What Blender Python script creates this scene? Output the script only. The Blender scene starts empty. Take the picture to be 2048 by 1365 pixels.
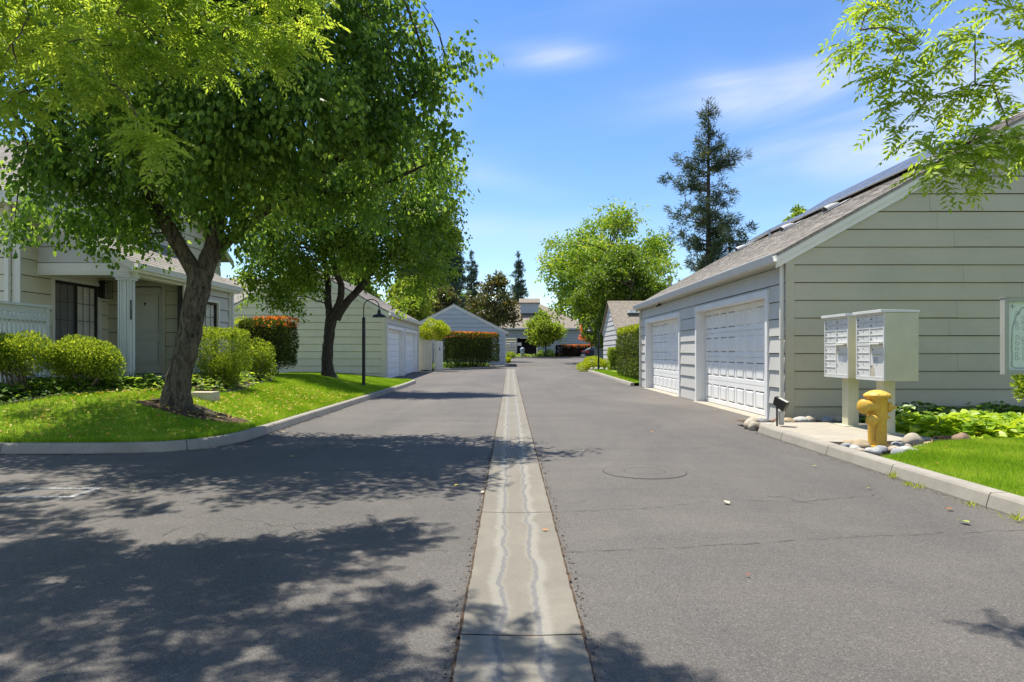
import bpy, bmesh, math, random
import numpy as np
from mathutils import Vector, Matrix
R = math.radians
rng = np.random.default_rng(7)
random.seed(7)
SC = bpy.context.scene
COL = SC.collection

# ------------------------------------------------------------ camera
F = 1365.0; VX = 1020.0; VY = 705.0; CH = 1.35
cd = bpy.data.cameras.new("camera"); cam = bpy.data.objects.new("camera", cd); COL.objects.link(cam)
cam.location = (0, 0, CH); cam.rotation_euler = (R(90), 0, 0)
cd.sensor_width = 36; cd.lens = 36 * F / 2048
cd.shift_x = (1024 - VX) / 2048; cd.shift_y = (VY - 682.5) / 2048
cd.clip_start = 0.05; cd.clip_end = 3000
SC.camera = cam
SC.render.resolution_x = 1024; SC.render.resolution_y = 682

# ------------------------------------------------------------ sky and sun
SUN = Vector((-1.0, 1.2, 4.2)).normalized()
SC.view_settings.view_transform = 'Standard'; SC.view_settings.look = 'None'
SC.view_settings.gamma = 1; SC.view_settings.exposure = 0.70
W = bpy.data.worlds.new("World"); SC.world = W; W.use_nodes = True
nt = W.node_tree; nt.nodes.clear()
def wn(t, **k):
    n = nt.nodes.new(t)
    for a, b in k.items(): setattr(n, a, b)
    return n
sky = wn('ShaderNodeTexSky', sky_type='NISHITA', sun_disc=False)
sky.sun_elevation = math.asin(SUN.z); sky.sun_rotation = math.atan2(SUN.x, SUN.y)
sky.air_density = 1.0; sky.dust_density = 0.25; sky.ozone_density = 2.2
hs = wn('ShaderNodeHueSaturation'); hs.inputs['Saturation'].default_value = 1.25
hs.inputs['Value'].default_value = 1.12
hs.inputs['Hue'].default_value = 0.507
nt.links.new(sky.outputs[0], hs.inputs['Color'])
tc = wn('ShaderNodeTexCoord')
def wmath(op, a, b=None, clamp=False):
    n = wn('ShaderNodeMath', operation=op); n.use_clamp = clamp
    for i, v in enumerate((a, b)):
        if v is None: continue
        if isinstance(v, (int, float)): n.inputs[i].default_value = v
        else: nt.links.new(v, n.inputs[i])
    return n.outputs[0]
sx = wn('ShaderNodeSeparateXYZ'); nt.links.new(tc.outputs['Generated'], sx.inputs[0])
# direction as azimuth / elevation tangents
az = wmath('DIVIDE', sx.outputs[0], wmath('MAXIMUM', sx.outputs[1], 0.05))
el = wmath('DIVIDE', sx.outputs[2], wmath('MAXIMUM', sx.outputs[1], 0.05))
def wisp(a0, e0, ra, re, tilt):
    c, s = math.cos(tilt), math.sin(tilt)
    da = wmath('SUBTRACT', az, a0); de = wmath('SUBTRACT', el, e0)
    u = wmath('ADD', wmath('MULTIPLY', da, c / ra), wmath('MULTIPLY', de, s / ra))
    v = wmath('ADD', wmath('MULTIPLY', da, -s / re), wmath('MULTIPLY', de, c / re))
    q = wmath('ADD', wmath('MULTIPLY', u, u), wmath('MULTIPLY', v, v))
    return wmath('POWER', 2.718, wmath('MULTIPLY', q, -1.0))
def cloud_noise(sa, se, tilt, scale, det, w):
    mp = wn('ShaderNodeCombineXYZ')
    c, s = math.cos(tilt), math.sin(tilt)
    u = wmath('MULTIPLY', wmath('ADD', wmath('MULTIPLY', az, c), wmath('MULTIPLY', el, s)), sa)
    v = wmath('MULTIPLY', wmath('ADD', wmath('MULTIPLY', az, -s), wmath('MULTIPLY', el, c)), se)
    nt.links.new(u, mp.inputs[0]); nt.links.new(v, mp.inputs[1]); mp.inputs[2].default_value = w
    n = wn('ShaderNodeTexNoise'); n.inputs['Scale'].default_value = scale; n.inputs['Detail'].default_value = det
    n.inputs['Roughness'].default_value = 0.5; n.inputs['Distortion'].default_value = 0.6
    nt.links.new(mp.outputs[0], n.inputs['Vector'])
    return n.outputs['Fac']
n1 = cloud_noise(1.2, 6.0, 0.22, 2.2, 5, 3.1)
acc = None
for a0, e0, ra, re, tl, amp in [(.055, .435, .075, .018, .06, .75), (.40, .385, .19, .030, .16, .85),
                                (.33, .37, .06, .035, -.6, .45), (.55, .30, .22, .045, .1, .40), (.66, .36, .25, .07, .1, .55),
                                (.78, .43, .30, .12, .2, .45), (-.04, .265, .10, .02, -.3, .30), (.02, .17, .16, .03, -.15, .45),
                                (.20, .54, .10, .02, .3, .18), (-.1, .36, .03, .05, 0, .30)]:
    w_ = wmath('MULTIPLY', wisp(a0, e0, ra, re, tl), amp * .72)
    acc = w_ if acc is None else wmath('ADD', acc, w_)
shp = wmath('MULTIPLY', wmath('SUBTRACT', n1, 0.30), 2.6, True)
base = wmath('MULTIPLY', wmath('SUBTRACT', cloud_noise(.8, 3.5, .15, 1.6, 4, 8.0), .50), .5, True)
fac = wmath('ADD', wmath('MULTIPLY', acc, shp), base, True)
mix = wn('ShaderNodeMix', data_type='RGBA')
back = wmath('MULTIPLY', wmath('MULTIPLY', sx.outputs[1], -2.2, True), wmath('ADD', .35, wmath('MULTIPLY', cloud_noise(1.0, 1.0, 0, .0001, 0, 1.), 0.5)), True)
fac = wmath('ADD', wmath('MULTIPLY', fac, wmath('MULTIPLY', wmath('ADD', sx.outputs[1], .02), 30, True)), wmath('MULTIPLY', back, .45), True)   # pale fill added in the unseen sky behind the camera, lightening shaded walls
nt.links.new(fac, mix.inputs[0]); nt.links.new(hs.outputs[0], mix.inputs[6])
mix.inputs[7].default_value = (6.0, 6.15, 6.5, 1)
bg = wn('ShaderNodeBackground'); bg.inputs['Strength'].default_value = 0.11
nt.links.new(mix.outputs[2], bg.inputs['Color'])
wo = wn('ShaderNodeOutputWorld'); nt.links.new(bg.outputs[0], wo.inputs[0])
ld = bpy.data.lights.new("sun", 'SUN'); ld.energy = 5.0; ld.angle = R(0.53); ld.color = (1.0, 0.945, 0.85)
sun = bpy.data.objects.new("sun", ld); COL.objects.link(sun); sun.location = (0, 0, 40)
sun.rotation_euler = SUN.to_track_quat('Z', 'Y').to_euler()

# ------------------------------------------------------------ small helpers
def G(y):                                    # the drive climbs gently beyond the near garage
    return np.where(np.asarray(y, float) > 26, (np.asarray(y, float) - 26) * 0.010, 0.0)
def g(y): return float(G(y))
def P(px, py, Y): return Vector(((px - VX) * Y / F, Y, CH - (py - VY) * Y / F))

class Mt:
    """node material builder"""
    def __init__(s, name, rough=.6, spec=.4, metal=0.0):
        s.m = bpy.data.materials.new(name); s.m.use_nodes = True
        s.t = s.m.node_tree; s.b = s.t.nodes['Principled BSDF']; s.out = s.t.nodes['Material Output']
        s.b.inputs['Roughness'].default_value = rough
        s.b.inputs['Specular IOR Level'].default_value = spec
        s.b.inputs['Metallic'].default_value = metal
        s.co = None
    def n(s, t, **k):
        x = s.t.nodes.new(t)
        for a, b in k.items(): setattr(x, a, b)
        return x
    def l(s, a, b): s.t.links.new(a, b)
    def coord(s, scale=(1, 1, 1)):
        if s.co is None: s.co = s.n('ShaderNodeTexCoord')
        mp = s.n('ShaderNodeMapping'); mp.inputs['Scale'].default_value = scale
        s.l(s.co.outputs['Object'], mp.inputs[0]); return mp.outputs[0]
    def noise(s, scale, detail=4, rough=.55, st=(1, 1, 1), dist=0):
        x = s.n('ShaderNodeTexNoise'); x.inputs['Scale'].default_value = scale
        x.inputs['Detail'].default_value = detail; x.inputs['Roughness'].default_value = rough
        x.inputs['Distortion'].default_value = dist
        s.l(s.coord(st), x.inputs['Vector']); return x.outputs['Fac']
    def vor(s, scale, feature='F1', st=(1, 1, 1), out='Distance'):
        x = s.n('ShaderNodeTexVoronoi', feature=feature); x.inputs['Scale'].default_value = scale
        s.l(s.coord(st), x.inputs['Vector']); return x.outputs[out]
    def ramp(s, f, stops):
        x = s.n('ShaderNodeValToRGB'); e = x.color_ramp.elements
        while len(e) < len(stops): e.new(0.5)
        for i, (p, c) in enumerate(stops):
            e[i].position = p; e[i].color = (c, c, c, 1) if isinstance(c, (int, float)) else (*c, 1)
        s.l(f, x.inputs[0]); return x.outputs[0]
    def mix(s, f, a, b, mode='MIX'):
        x = s.n('ShaderNodeMix', data_type='RGBA', blend_type=mode)
        for i, v in ((0, f), (6, a), (7, b)):
            if isinstance(v, (int, float)): x.inputs[i].default_value = v if i == 0 else (v, v, v, 1)
            elif isinstance(v, tuple): x.inputs[i].default_value = (*v, 1)
            else: s.l(v, x.inputs[i])
        return x.outputs[2]
    def math(s, op, a, b=None, clamp=False):
        x = s.n('ShaderNodeMath', operation=op); x.use_clamp = clamp
        for i, v in enumerate((a, b)):
            if v is None: continue
            if isinstance(v, (int, float)): x.inputs[i].default_value = v
            else: s.l(v, x.inputs[i])
        return x.outputs[0]
    def col(s, c):
        if isinstance(c, tuple): s.b.inputs['Base Color'].default_value = (*c, 1)
        else: s.l(c, s.b.inputs['Base Color'])
        return s
    def bump(s, h, strength=.3, dist=.01):
        x = s.n('ShaderNodeBump'); x.inputs['Strength'].default_value = strength; x.inputs['Distance'].default_value = dist
        s.l(h, x.inputs['Height'])
        if s.b.inputs['Normal'].is_linked: s.l(s.b.inputs['Normal'].links[0].from_socket, x.inputs['Normal'])
        s.l(x.outputs[0], s.b.inputs['Normal']); return s

def simple(name, c, rough=.6, spec=.4, metal=0., var=.12, scale=3., bump=.15, bscale=60., st=(1, 1, 1)):
    m = Mt(name, rough, spec, metal)
    f = m.noise(scale, 5, .6, st)
    a = tuple(max(0, x * (1 - var)) for x in c); b = tuple(min(1, x * (1 + var)) for x in c)
    m.col(m.mix(m.ramp(f, [(.3, 0.), (.7, 1.)]), a, b))
    if bump: m.bump(m.noise(bscale, 3, .6, st), bump, .004)
    return m.m

# ---------- meshes from numpy
def mk_mesh(name, V, Fc, mat=None, attr=None, smooth=False):
    """V (n,3); Fc list of int arrays (m,k)"""
    me = bpy.data.meshes.new(name)
    V = np.asarray(V, dtype=np.float32)
    if isinstance(Fc, np.ndarray): Fc = [Fc]
    Fc = [f for f in Fc if len(f)]
    tot = np.concatenate([np.full(len(f), f.shape[1], dtype=np.int32) for f in Fc])
    idx = np.concatenate([f.reshape(-1) for f in Fc]).astype(np.int32)
    st = np.concatenate([[0], np.cumsum(tot)[:-1]]).astype(np.int32)
    me.vertices.add(len(V)); me.vertices.foreach_set('co', V.reshape(-1))
    me.loops.add(len(idx)); me.loops.foreach_set('vertex_index', idx)
    me.polygons.add(len(tot)); me.polygons.foreach_set('loop_start', st); me.polygons.foreach_set('loop_total', tot)
    me.polygons.foreach_set('use_smooth', np.full(len(tot), smooth))
    if attr is not None:
        a = me.attributes.new('rnd', 'FLOAT', 'POINT'); a.data.foreach_set('value', np.asarray(attr, np.float32))
    me.update(calc_edges=True); me.validate()
    if mat: me.materials.append(mat)
    return me

class MB:
    """collects polygons into one mesh"""
    def __init__(s): s.v = []; s.f = []
    def poly(s, pts):
        i = len(s.v); s.v += [tuple(p) for p in pts]; s.f.append(tuple(range(i, i + len(pts))))
        return s
    def box(s, a, b, M=None):
        x0, y0, z0 = a; x1, y1, z1 = b
        c = [Vector(p) for p in ((x0, y0, z0), (x1, y0, z0), (x1, y1, z0), (x0, y1, z0), (x0, y0, z1), (x1, y0, z1), (x1, y1, z1), (x0, y1, z1))]
        if M is not None: c = [M @ p for p in c]
        i = len(s.v); s.v += [tuple(p) for p in c]
        s.f += [tuple(i + k for k in q) for q in ((3, 2, 1, 0), (4, 5, 6, 7), (0, 1, 5, 4), (1, 2, 6, 5), (2, 3, 7, 6), (3, 0, 4, 7))]
        return s
    def prism(s, prof, axis, lo, hi, M=None):
        """prof: 2D points; axis: 'x','y','z' extrude dir"""
        def P3(p, t):
            q = {'x': (t, p[0], p[1]), 'y': (p[0], t, p[1]), 'z': (p[0], p[1], t)}[axis]
            q = Vector(q); return tuple(M @ q) if M is not None else tuple(q)
        n = len(prof); i = len(s.v)
        s.v += [P3(p, lo) for p in prof] + [P3(p, hi) for p in prof]
        s.f.append(tuple(i + k for k in range(n))); s.f.append(tuple(i + n + k for k in reversed(range(n))))
        for k in range(n):
            s.f.append((i + (k + 1) % n, i + k, i + n + k, i + n + (k + 1) % n))
        return s
    def tube(s, pts, rad, seg=10, caps=True, M=None):
        pts = [Vector(p) for p in pts]
        if M is not None: pts = [M @ p for p in pts]
        n = len(pts); rad = [rad] * n if isinstance(rad, (int, float)) else list(rad)
        u = None; i0 = len(s.v)
        for k in range(n):
            d = (pts[min(k + 1, n - 1)] - pts[max(k - 1, 0)])
            d = d.normalized() if d.length > 1e-9 else Vector((0, 0, 1))
            if u is None:
                u = d.orthogonal().normalized()
            else:
                u = (u - d * u.dot(d)); u = u.normalized() if u.length > 1e-6 else d.orthogonal().normalized()
            w = d.cross(u)
            for j in range(seg):
                a = 2 * math.pi * j / seg
                s.v.append(tuple(pts[k] + (u * math.cos(a) + w * math.sin(a)) * rad[k]))
        for k in range(n - 1):
            for j in range(seg):
                a, b = i0 + k * seg + j, i0 + k * seg + (j + 1) % seg
                s.f.append((a, b, b + seg, a + seg))
        if caps:
            s.f.append(tuple(i0 + j for j in reversed(range(seg)))); s.f.append(tuple(i0 + (n - 1) * seg + j for j in range(seg)))
        return s
    def lathe(s, prof, seg=24, M=None):
        """prof: (r,z) bottom to top, around z"""
        M = M or Matrix(); i0 = len(s.v); n = len(prof)
        for r, z in prof:
            for j in range(seg):
                a = 2 * math.pi * j / seg
                s.v.append(tuple(M @ Vector((r * math.cos(a), r * math.sin(a), z))))
        for k in range(n - 1):
            for j in range(seg):
                a, b = i0 + k * seg + j, i0 + k * seg + (j + 1) % seg
                s.f.append((a, b, b + seg, a + seg))
        s.f.append(tuple(i0 + j for j in reversed(range(seg)))); s.f.append(tuple(i0 + (n - 1) * seg + j for j in range(seg)))
        return s
    def mesh(s, name, mat, smooth=False):
        me = bpy.data.meshes.new(name); me.from_pydata(s.v, [], s.f); me.materials.append(mat)
        if smooth:
            me.polygons.foreach_set('use_smooth', [len(f) <= 4 for f in s.f]); me.set_sharp_from_angle(angle=R(42))
        me.update(); return me

TM = {}
def link(o): COL.objects.link(o); return o
def tag(o, label=None, cat=None, group=None, kind=None):
    if label: o['label'] = label
    if cat: o['category'] = cat
    if group: o['group'] = group
    if kind: o['kind'] = kind
    return o
def thing(name, label, cat, loc=(0, 0, 0), group=None, rz=0.0):
    o = link(bpy.data.objects.new(name, None)); o.empty_display_size = .2
    o.matrix_basis = Matrix.Translation(loc) @ Matrix.Rotation(rz, 4, 'Z')
    TM[o.name] = o.matrix_basis.copy()
    return tag(o, label, cat, group)
def part(name, me, parent, Wm=None, local=False, label=None):
    """me in world coords (or in frame Wm); local=True: coordinates of parent"""
    o = link(bpy.data.objects.new(name, me)); o.parent = parent
    Wm = Wm or Matrix()
    if local: o.matrix_basis = Wm; TM[o.name] = TM[parent.name] @ Wm
    else:
        o.matrix_basis = TM[parent.name].inverted() @ Wm; TM[o.name] = Wm
    if label: o['label'] = label
    return o
def solo(name, me, label=None, cat=None, group=None, kind=None, Wm=None):
    o = link(bpy.data.objects.new(name, me))
    if Wm is not None: o.matrix_basis = Wm
    TM[o.name] = o.matrix_basis.copy()
    return tag(o, label, cat, group, kind)
def copy_tree(o, parent=None):
    c = o.copy(); COL.objects.link(c)
    if parent is not None: c.parent = parent
    for ch in list(o.children): copy_tree(ch, c)
    return c
def frame(o, xd, yd):
    x = Vector(xd).normalized(); y = Vector(yd).normalized(); z = x.cross(y).normalized(); y = z.cross(x)
    m = Matrix((x, y, z)).transposed().to_4x4(); m.translation = Vector(o); return m
def smooth_bevel(o, w=.006, seg=2):
    b = o.modifiers.new('bevel', 'BEVEL'); b.width = w; b.segments = seg; b.limit_method = 'ANGLE'; b.angle_limit = R(40)
    return o

# ------------------------------------------------------------ materials
def siding_mat(name, c, dirt=.5):
    m = Mt(name, .55, .35)
    f = m.noise(1.3, 5, .6); v = m.noise(6, 4, .6, (.4, 6, 1))
    a = m.mix(m.ramp(f, [(.3, 0.), (.75, 1.)]), tuple(x * .92 for x in c), tuple(min(1, x * 1.05) for x in c))
    a = m.mix(m.math('MULTIPLY', m.ramp(v, [(.5, 0.), (.8, 1.)]), .18), a, tuple(x * .72 for x in c))
    st = m.noise(2.2, 6, .75, (1, 2.2, 1), 1.5)
    a = m.mix(m.math('MULTIPLY', m.ramp(st, [(.62, 0.), (.80, 1.)]), dirt), a, (c[0] * .62, c[1] * .56, c[2] * .44))
    if name.startswith('siding'):
        sp = m.n('ShaderNodeSeparateXYZ'); m.l(m.coord(), sp.inputs[0]); wn2 = m.n('ShaderNodeTexWhiteNoise'); wn2.noise_dimensions = '1D'
        m.l(m.math('FLOOR', m.math('MULTIPLY', sp.outputs[1], 1 / .33)), wn2.inputs['W'])
        a = m.mix(m.math('MULTIPLY', wn2.outputs['Value'], .22), a, tuple(x * .80 for x in c))
    m.col(a); m.bump(m.noise(9, 6, .7, (1, 14, 1)), .25, .003); return m.m
SID_W = siding_mat('siding_warm', (.70, .655, .50))
SID_R = siding_mat('siding_sage', (.475, .445, .31), .9)
SID_G = siding_mat('siding_grey', (.40, .45, .47), .3)
SID_C = siding_mat('siding_cool', (.60, .585, .53), .35)
TRIM = siding_mat('trim_paint', (.74, .725, .63), .35)
TRIMG = siding_mat('trim_paint_grey', (.62, .64, .60), .3)
WHITE = siding_mat('white_paint', (.88, .87, .83), .25)
CASE = siding_mat('casing_paint', (.84, .83, .80), .35)
DOORG = siding_mat('door_paint', (.52, .53, .44), .1)
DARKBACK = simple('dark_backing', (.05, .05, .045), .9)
BRONZE = simple('bronze_metal', (.045, .04, .035), .4, .5, .6)
BLACKM = simple('black_metal', (.02, .022, .024), .38, .5, .3, bump=.08)
STEEL = simple('galvanised_steel', (.42, .43, .44), .38, .5, .8, bscale=90)
GUTTER = simple('gutter_metal', (.66, .67, .66), .4, .5, 0, var=.06)
POWDER = simple('mailbox_paint', (.66, .66, .63), .42, .45, 0, var=.05, bscale=200, bump=.06)
POSTP = simple('pedestal_paint', (.58, .56, .40), .45, .4, 0, var=.08, bscale=150)
HYD = Mt('hydrant_paint', .55, .35)
_f = HYD.noise(14, 6, .7); _g = HYD.noise(45, 4, .7)
HYD.col(HYD.mix(HYD.ramp(_g, [(.66, 0.), (.72, 1.)]), HYD.mix(HYD.ramp(_f, [(.35, 0.), (.7, 1.)]), (.62, .36, .045), (.76, .48, .08)), (.20, .10, .03)))
HYD.bump(_f, .35, .004); HYD = HYD.m
CHAIN = simple('rusty_chain', (.22, .14, .07), .6, .4, .5)
LENS = simple('lens_glass', (.75, .74, .66), .15, .5)

def roof_mat(name, c1, c2, c3):
    m = Mt(name, .9, .15)
    b = m.n('ShaderNodeTexBrick'); b.offset = .5; b.inputs['Scale'].default_value = 1
    b.inputs['Brick Width'].default_value = .21; b.inputs['Row Height'].default_value = .142
    b.inputs['Mortar Size'].default_value = .006; b.inputs['Bias'].default_value = 0
    b.inputs['Color1'].default_value = (*c1, 1); b.inputs['Color2'].default_value = (*c2, 1)
    b.inputs['Mortar'].default_value = tuple(x * .45 for x in c1) + (1,)
    m.l(m.coord(), b.inputs['Vector'])
    s = m.noise(1.2, 4, .6); gr = m.noise(120, 2, .8)
    a = m.mix(m.ramp(m.noise(7, 3, .7, (1, 3, 1)), [(.42, 0.), (.6, .7)]), b.outputs['Color'], c3)
    a = m.mix(m.math('MULTIPLY', m.ramp(s, [(.35, 0.), (.7, 1.)]), .15), a, tuple(x * .8 for x in c1))
    a = m.mix(.35, a, m.ramp(gr, [(.3, .35), (.7, 1.)]), 'MULTIPLY')
    m.col(a); m.bump(gr, .5, .004); m.bump(b.outputs['Fac'], -.4, .006); return m.m
ROOF = roof_mat('shingles', (.29, .262, .22), (.38, .345, .295), (.33, .30, .26))
ROOFT = roof_mat('shingles_tan', (.23, .195, .15), (.37, .32, .25), (.29, .25, .20))
EDGE = simple('shingle_edge', (.10, .09, .08), .9)

def asphalt():
    m = Mt('asphalt', .85, .28)
    big = m.noise(.30, 6, .65, (1, .55, 1), .8); mid = m.noise(3.0, 4, .6); 
    st = m.noise(.9, 4, .6, (.35, 2.6, 1), .8)
    a = m.mix(m.ramp(big, [(.32, 0.), (.68, 1.)]), (.082, .076, .067), (.160, .141, .117))
    a = m.mix(m.math('MULTIPLY', m.ramp(st, [(.45, 0.), (.72, 1.)]), .45), a, (.078, .073, .066))
    a = m.mix(m.math('MULTIPLY', m.ramp(mid, [(.55, 0.), (.75, 1.)]), .25), a, (.15, .145, .14))
    oil = m.noise(1.5, 5, .75, (1, 1, 1), 1.2)
    a = m.mix(m.math('MULTIPLY', m.ramp(oil, [(.60, 0.), (.72, 1.)]), .40), a, (.055, .054, .055))
    pt = m.vor(.28, out='Color', st=(.8, .5, 1)); pt2 = m.n('ShaderNodeSeparateColor'); m.l(pt, pt2.inputs[0])
    a = m.mix(m.math('MULTIPLY', pt2.outputs[0], .22), a, (.15, .138, .125))
    tk = m.noise(1.0, 3, .5, (1.6, .06, 1)); a = m.mix(m.math('MULTIPLY', m.ramp(tk, [(.5, 0.), (.68, 1.)]), .22), a, (.062, .061, .062))
    sp = m.vor(150, out='Color'); sp2 = m.n('ShaderNodeSeparateColor'); m.l(sp, sp2.inputs[0])
    spd = m.vor(150)
    a = m.mix(m.math('MULTIPLY', m.ramp(sp2.outputs[0], [(.72, 0.), (1., 1.)]), .5), a, (.24, .22, .20))
    a = m.mix(m.math('MULTIPLY', m.ramp(sp2.outputs[1], [(.55, 0.), (1., 1.)]), .55), a, (.035, .035, .037))
    lt = m.vor(22, out='Color'); lt2 = m.n('ShaderNodeSeparateColor'); m.l(lt, lt2.inputs[0])
    a = m.mix(m.math('MULTIPLY', m.math('GREATER_THAN', lt2.outputs[0], .975), m.math('LESS_THAN', m.vor(22), .13)), a, (.24, .23, .21))
    # cracks
    cx = m.n('ShaderNodeTexVoronoi', feature='DISTANCE_TO_EDGE'); cx.inputs['Scale'].default_value = .33
    mp = m.coord((1, .7, 1)); nz = m.n('ShaderNodeTexNoise'); nz.inputs['Scale'].default_value = 2.5; nz.inputs['Detail'].default_value = 6
    m.l(mp, nz.inputs['Vector'])
    vm = m.n('ShaderNodeVectorMath', operation='MULTIPLY_ADD'); m.l(nz.outputs['Color'], vm.inputs[0]); vm.inputs[1].default_value = (.5, .5, 0); m.l(mp, vm.inputs[2])
    m.l(vm.outputs[0], cx.inputs['Vector'])
    ck = m.math('MULTIPLY', m.math('LESS_THAN', cx.outputs[0], .0025), m.math('GREATER_THAN', m.noise(.5, 2), .64))
    a = m.mix(m.math('MULTIPLY', ck, .75), a, (.04, .04, .04))
    m.col(a); m.bump(m.noise(110, 3, .8), .7, .006); m.bump(spd, .3, .004); return m.m
ASPH = asphalt()
def concrete(name, c, gut=False):
    m = Mt(name, .85, .25)
    f = m.noise(2.2, 6, .65); h = m.noise(70, 3, .8); st = m.noise(6, 5, .7)
    a = m.mix(m.ramp(f, [(.3, 0.), (.7, 1.)]), tuple(x * .78 for x in c), c)
    a = m.mix(m.math('MULTIPLY', m.ramp(st, [(.5, 0.), (.75, 1.)]), .35), a, tuple(x * .6 for x in c))
    if gut:
        sp = m.n('ShaderNodeSeparateXYZ'); m.l(m.coord(), sp.inputs[0])
        def band(x0, w, amp, sc, seed, soft):
            nn = m.n('ShaderNodeTexNoise'); nn.noise_dimensions = '1D'; nn.inputs['Scale'].default_value = sc; nn.inputs['Detail'].default_value = 5
            m.l(m.math('ADD', sp.outputs[1], seed), nn.inputs['W'])
            nf = m.noise(16, 6, .85)
            xx = m.math('ADD', m.math('ADD', sp.outputs[0], m.math('MULTIPLY', m.math('SUBTRACT', nn.outputs['Fac'], .5), amp)), m.math('MULTIPLY', m.math('SUBTRACT', nf, .5), .075))
            d = m.math('ABSOLUTE', m.math('SUBTRACT', xx, x0))
            return m.ramp(m.math('MULTIPLY', d, 1 / (w * 4)), [(.25 - soft, 1.), (.25 + soft, 0.)])
        a = m.mix(m.math('MULTIPLY', m.ramp(m.noise(1.1, 6, .7, (2, 1, 1)), [(.42, 0.), (.62, 1.)]), .6), a, (.17, .155, .125))
        a = m.mix(m.math('MULTIPLY', band(-.065, .042, .10, 2.2, 3, .10), .38), a, (.34, .325, .28))
        a = m.mix(m.math('MULTIPLY', band(.160, .042, .10, 2.2, 11, .10), .38), a, (.34, .325, .28))
        a = m.mix(m.math('MULTIPLY', band(-.045, .013, .09, 2.2, 3, .07), .8), a, (.15, .147, .145))
        a = m.mix(m.math('MULTIPLY', band(.140, .013, .09, 2.2, 11, .07), .8), a, (.15, .147, .145))
    a = m.mix(.25, a, m.ramp(h, [(.25, .5), (.7, 1.)]), 'MULTIPLY')
    m.col(a); m.bump(h, .4, .004); return m.m
CONC = concrete('concrete', (.42, .38, .30)); CONCG = concrete('concrete_gutter', (.235, .213, .17), True)
KERB = concrete('concrete_kerb', (.36, .33, .275))
KERBD = simple('joint_dark', (.05, .045, .04), .9)
SOIL = simple('soil', (.085, .058, .038), .95, .1, 0, .5, 14, .8, 50)
TURF = simple('turf_soil', (.17, .24, .03), .95, .1, 0, .4, 5, .6, 60)
GROUND = simple('dry_ground', (.16, .15, .10), .95, .1, 0, .3, .5, .3, 20)
PAINT = Mt('worn_paint', .8)
_n = PAINT.noise(26, 6, .8)
PAINT.col(PAINT.mix(PAINT.ramp(_n, [(.44, 0.), (.60, 1.)]), (.12, .118, .112), (.36, .37, .36))); PAINT = PAINT.m
def bark(name, c, c2, sc=1.):
    m = Mt(name, .95, .12)
    v = m.noise(7 * sc, 8, .72, (1.6, 1.6, .5), 1.2); w = m.noise(28 * sc, 5, .7, (1, 1, .5))
    a = m.mix(m.ramp(v, [(.38, 0.), (.62, 1.)]), c, c2)
    a = m.mix(m.math('MULTIPLY', m.ramp(w, [(.55, 0.), (.7, 1.)]), .6), a, (.30, .29, .25))
    m.col(a); m.bump(v, 1.0, .06 / sc); m.bump(w, .8, .02); return m.m
BARK = bark('bark', (.035, .030, .020), (.19, .165, .105)); BARK2 = bark('bark_dark', (.035, .028, .022), (.11, .09, .07), 2)
TWIG = simple('twig_bark', (.13, .09, .06), .9)
DRYTWIG = simple('dry_twigs', (.20, .16, .11), .95, .1)

def leafmat(name, stops, trans=.45, rough=.45, spec=.4, tcol=1.5):
    m = Mt(name, rough, spec)
    at = m.n('ShaderNodeAttribute', attribute_name='rnd')
    c = m.ramp(at.outputs['Fac'], stops)
    m.col(c)
    tr = m.n('ShaderNodeBsdfTranslucent')
    hs2 = m.n('ShaderNodeMix', data_type='RGBA', blend_type='MULTIPLY'); hs2.inputs[0].default_value = 1
    m.l(c, hs2.inputs[6]); hs2.inputs[7].default_value = (tcol * 1.16, tcol * 1.06, tcol * .6, 1)
    m.l(hs2.outputs[2], tr.inputs['Color'])
    ms = m.n('ShaderNodeMixShader'); ms.inputs[0].default_value = trans
    m.l(m.b.outputs[0], ms.inputs[1]); m.l(tr.outputs[0], ms.inputs[2]); m.l(ms.outputs[0], m.out.inputs[0])
    return m.m
L_PEAR = leafmat('leaf_pear', [(0, (.050, .115, .020)), (.6, (.12, .215, .036)), (1, (.28, .39, .07))], .58, .45, .35, 1.7)
L_PIST = leafmat('leaf_pinnate', [(0, (.13, .23, .035)), (.6, (.26, .36, .05)), (1, (.47, .54, .10))], .57, .5, .25, 1.65)
L_YEL = leafmat('leaf_yellow_green', [(0, (.08, .15, .018)), (.5, (.22, .31, .03)), (1, (.46, .53, .07))], .42, .5, .25)
L_HEDGE = leafmat('leaf_hedge', [(0, (.035, .065, .012)), (.6, (.08, .12, .02)), (.9, (.17, .22, .03)), (1, (.26, .26, .04))], .35, .45, .3)
L_RED = leafmat('leaf_red', [(0, (.50, .08, .02)), (.6, (.75, .20, .04)), (1, (.65, .42, .08))], .45)
L_DRED = leafmat('leaf_dark_red', [(0, (.015, .010, .010)), (.8, (.035, .018, .014)), (1, (.06, .02, .018))], .2)
L_LIME = leafmat('leaf_lime', [(0, (.16, .23, .015)), (.5, (.34, .42, .02)), (1, (.58, .60, .05))], .42)
L_MID = leafmat('leaf_mid', [(0, (.070, .14, .02)), (.6, (.165, .26, .038)), (1, (.35, .43, .07))], .58, .5, .3, 1.7)
L_TALL = leafmat('leaf_tall', [(0, (.10, .20, .02)), (.6, (.24, .37, .035)), (1, (.50, .52, .09))], .42)
L_WEEP = leafmat('leaf_weeping', [(0, (.06, .12, .012)), (.6, (.14, .23, .018)), (1, (.30, .38, .03))], .42)
L_MAG = leafmat('leaf_magnolia', [(0, (.05, .07, .015)), (.6, (.12, .13, .03)), (1, (.27, .19, .06))], .25, .3, .5)
L_PINE = leafmat('needles', [(0, (.025, .05, .022)), (.6, (.06, .09, .035)), (1, (.17, .18, .06))], .2, .6, .3)
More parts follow.
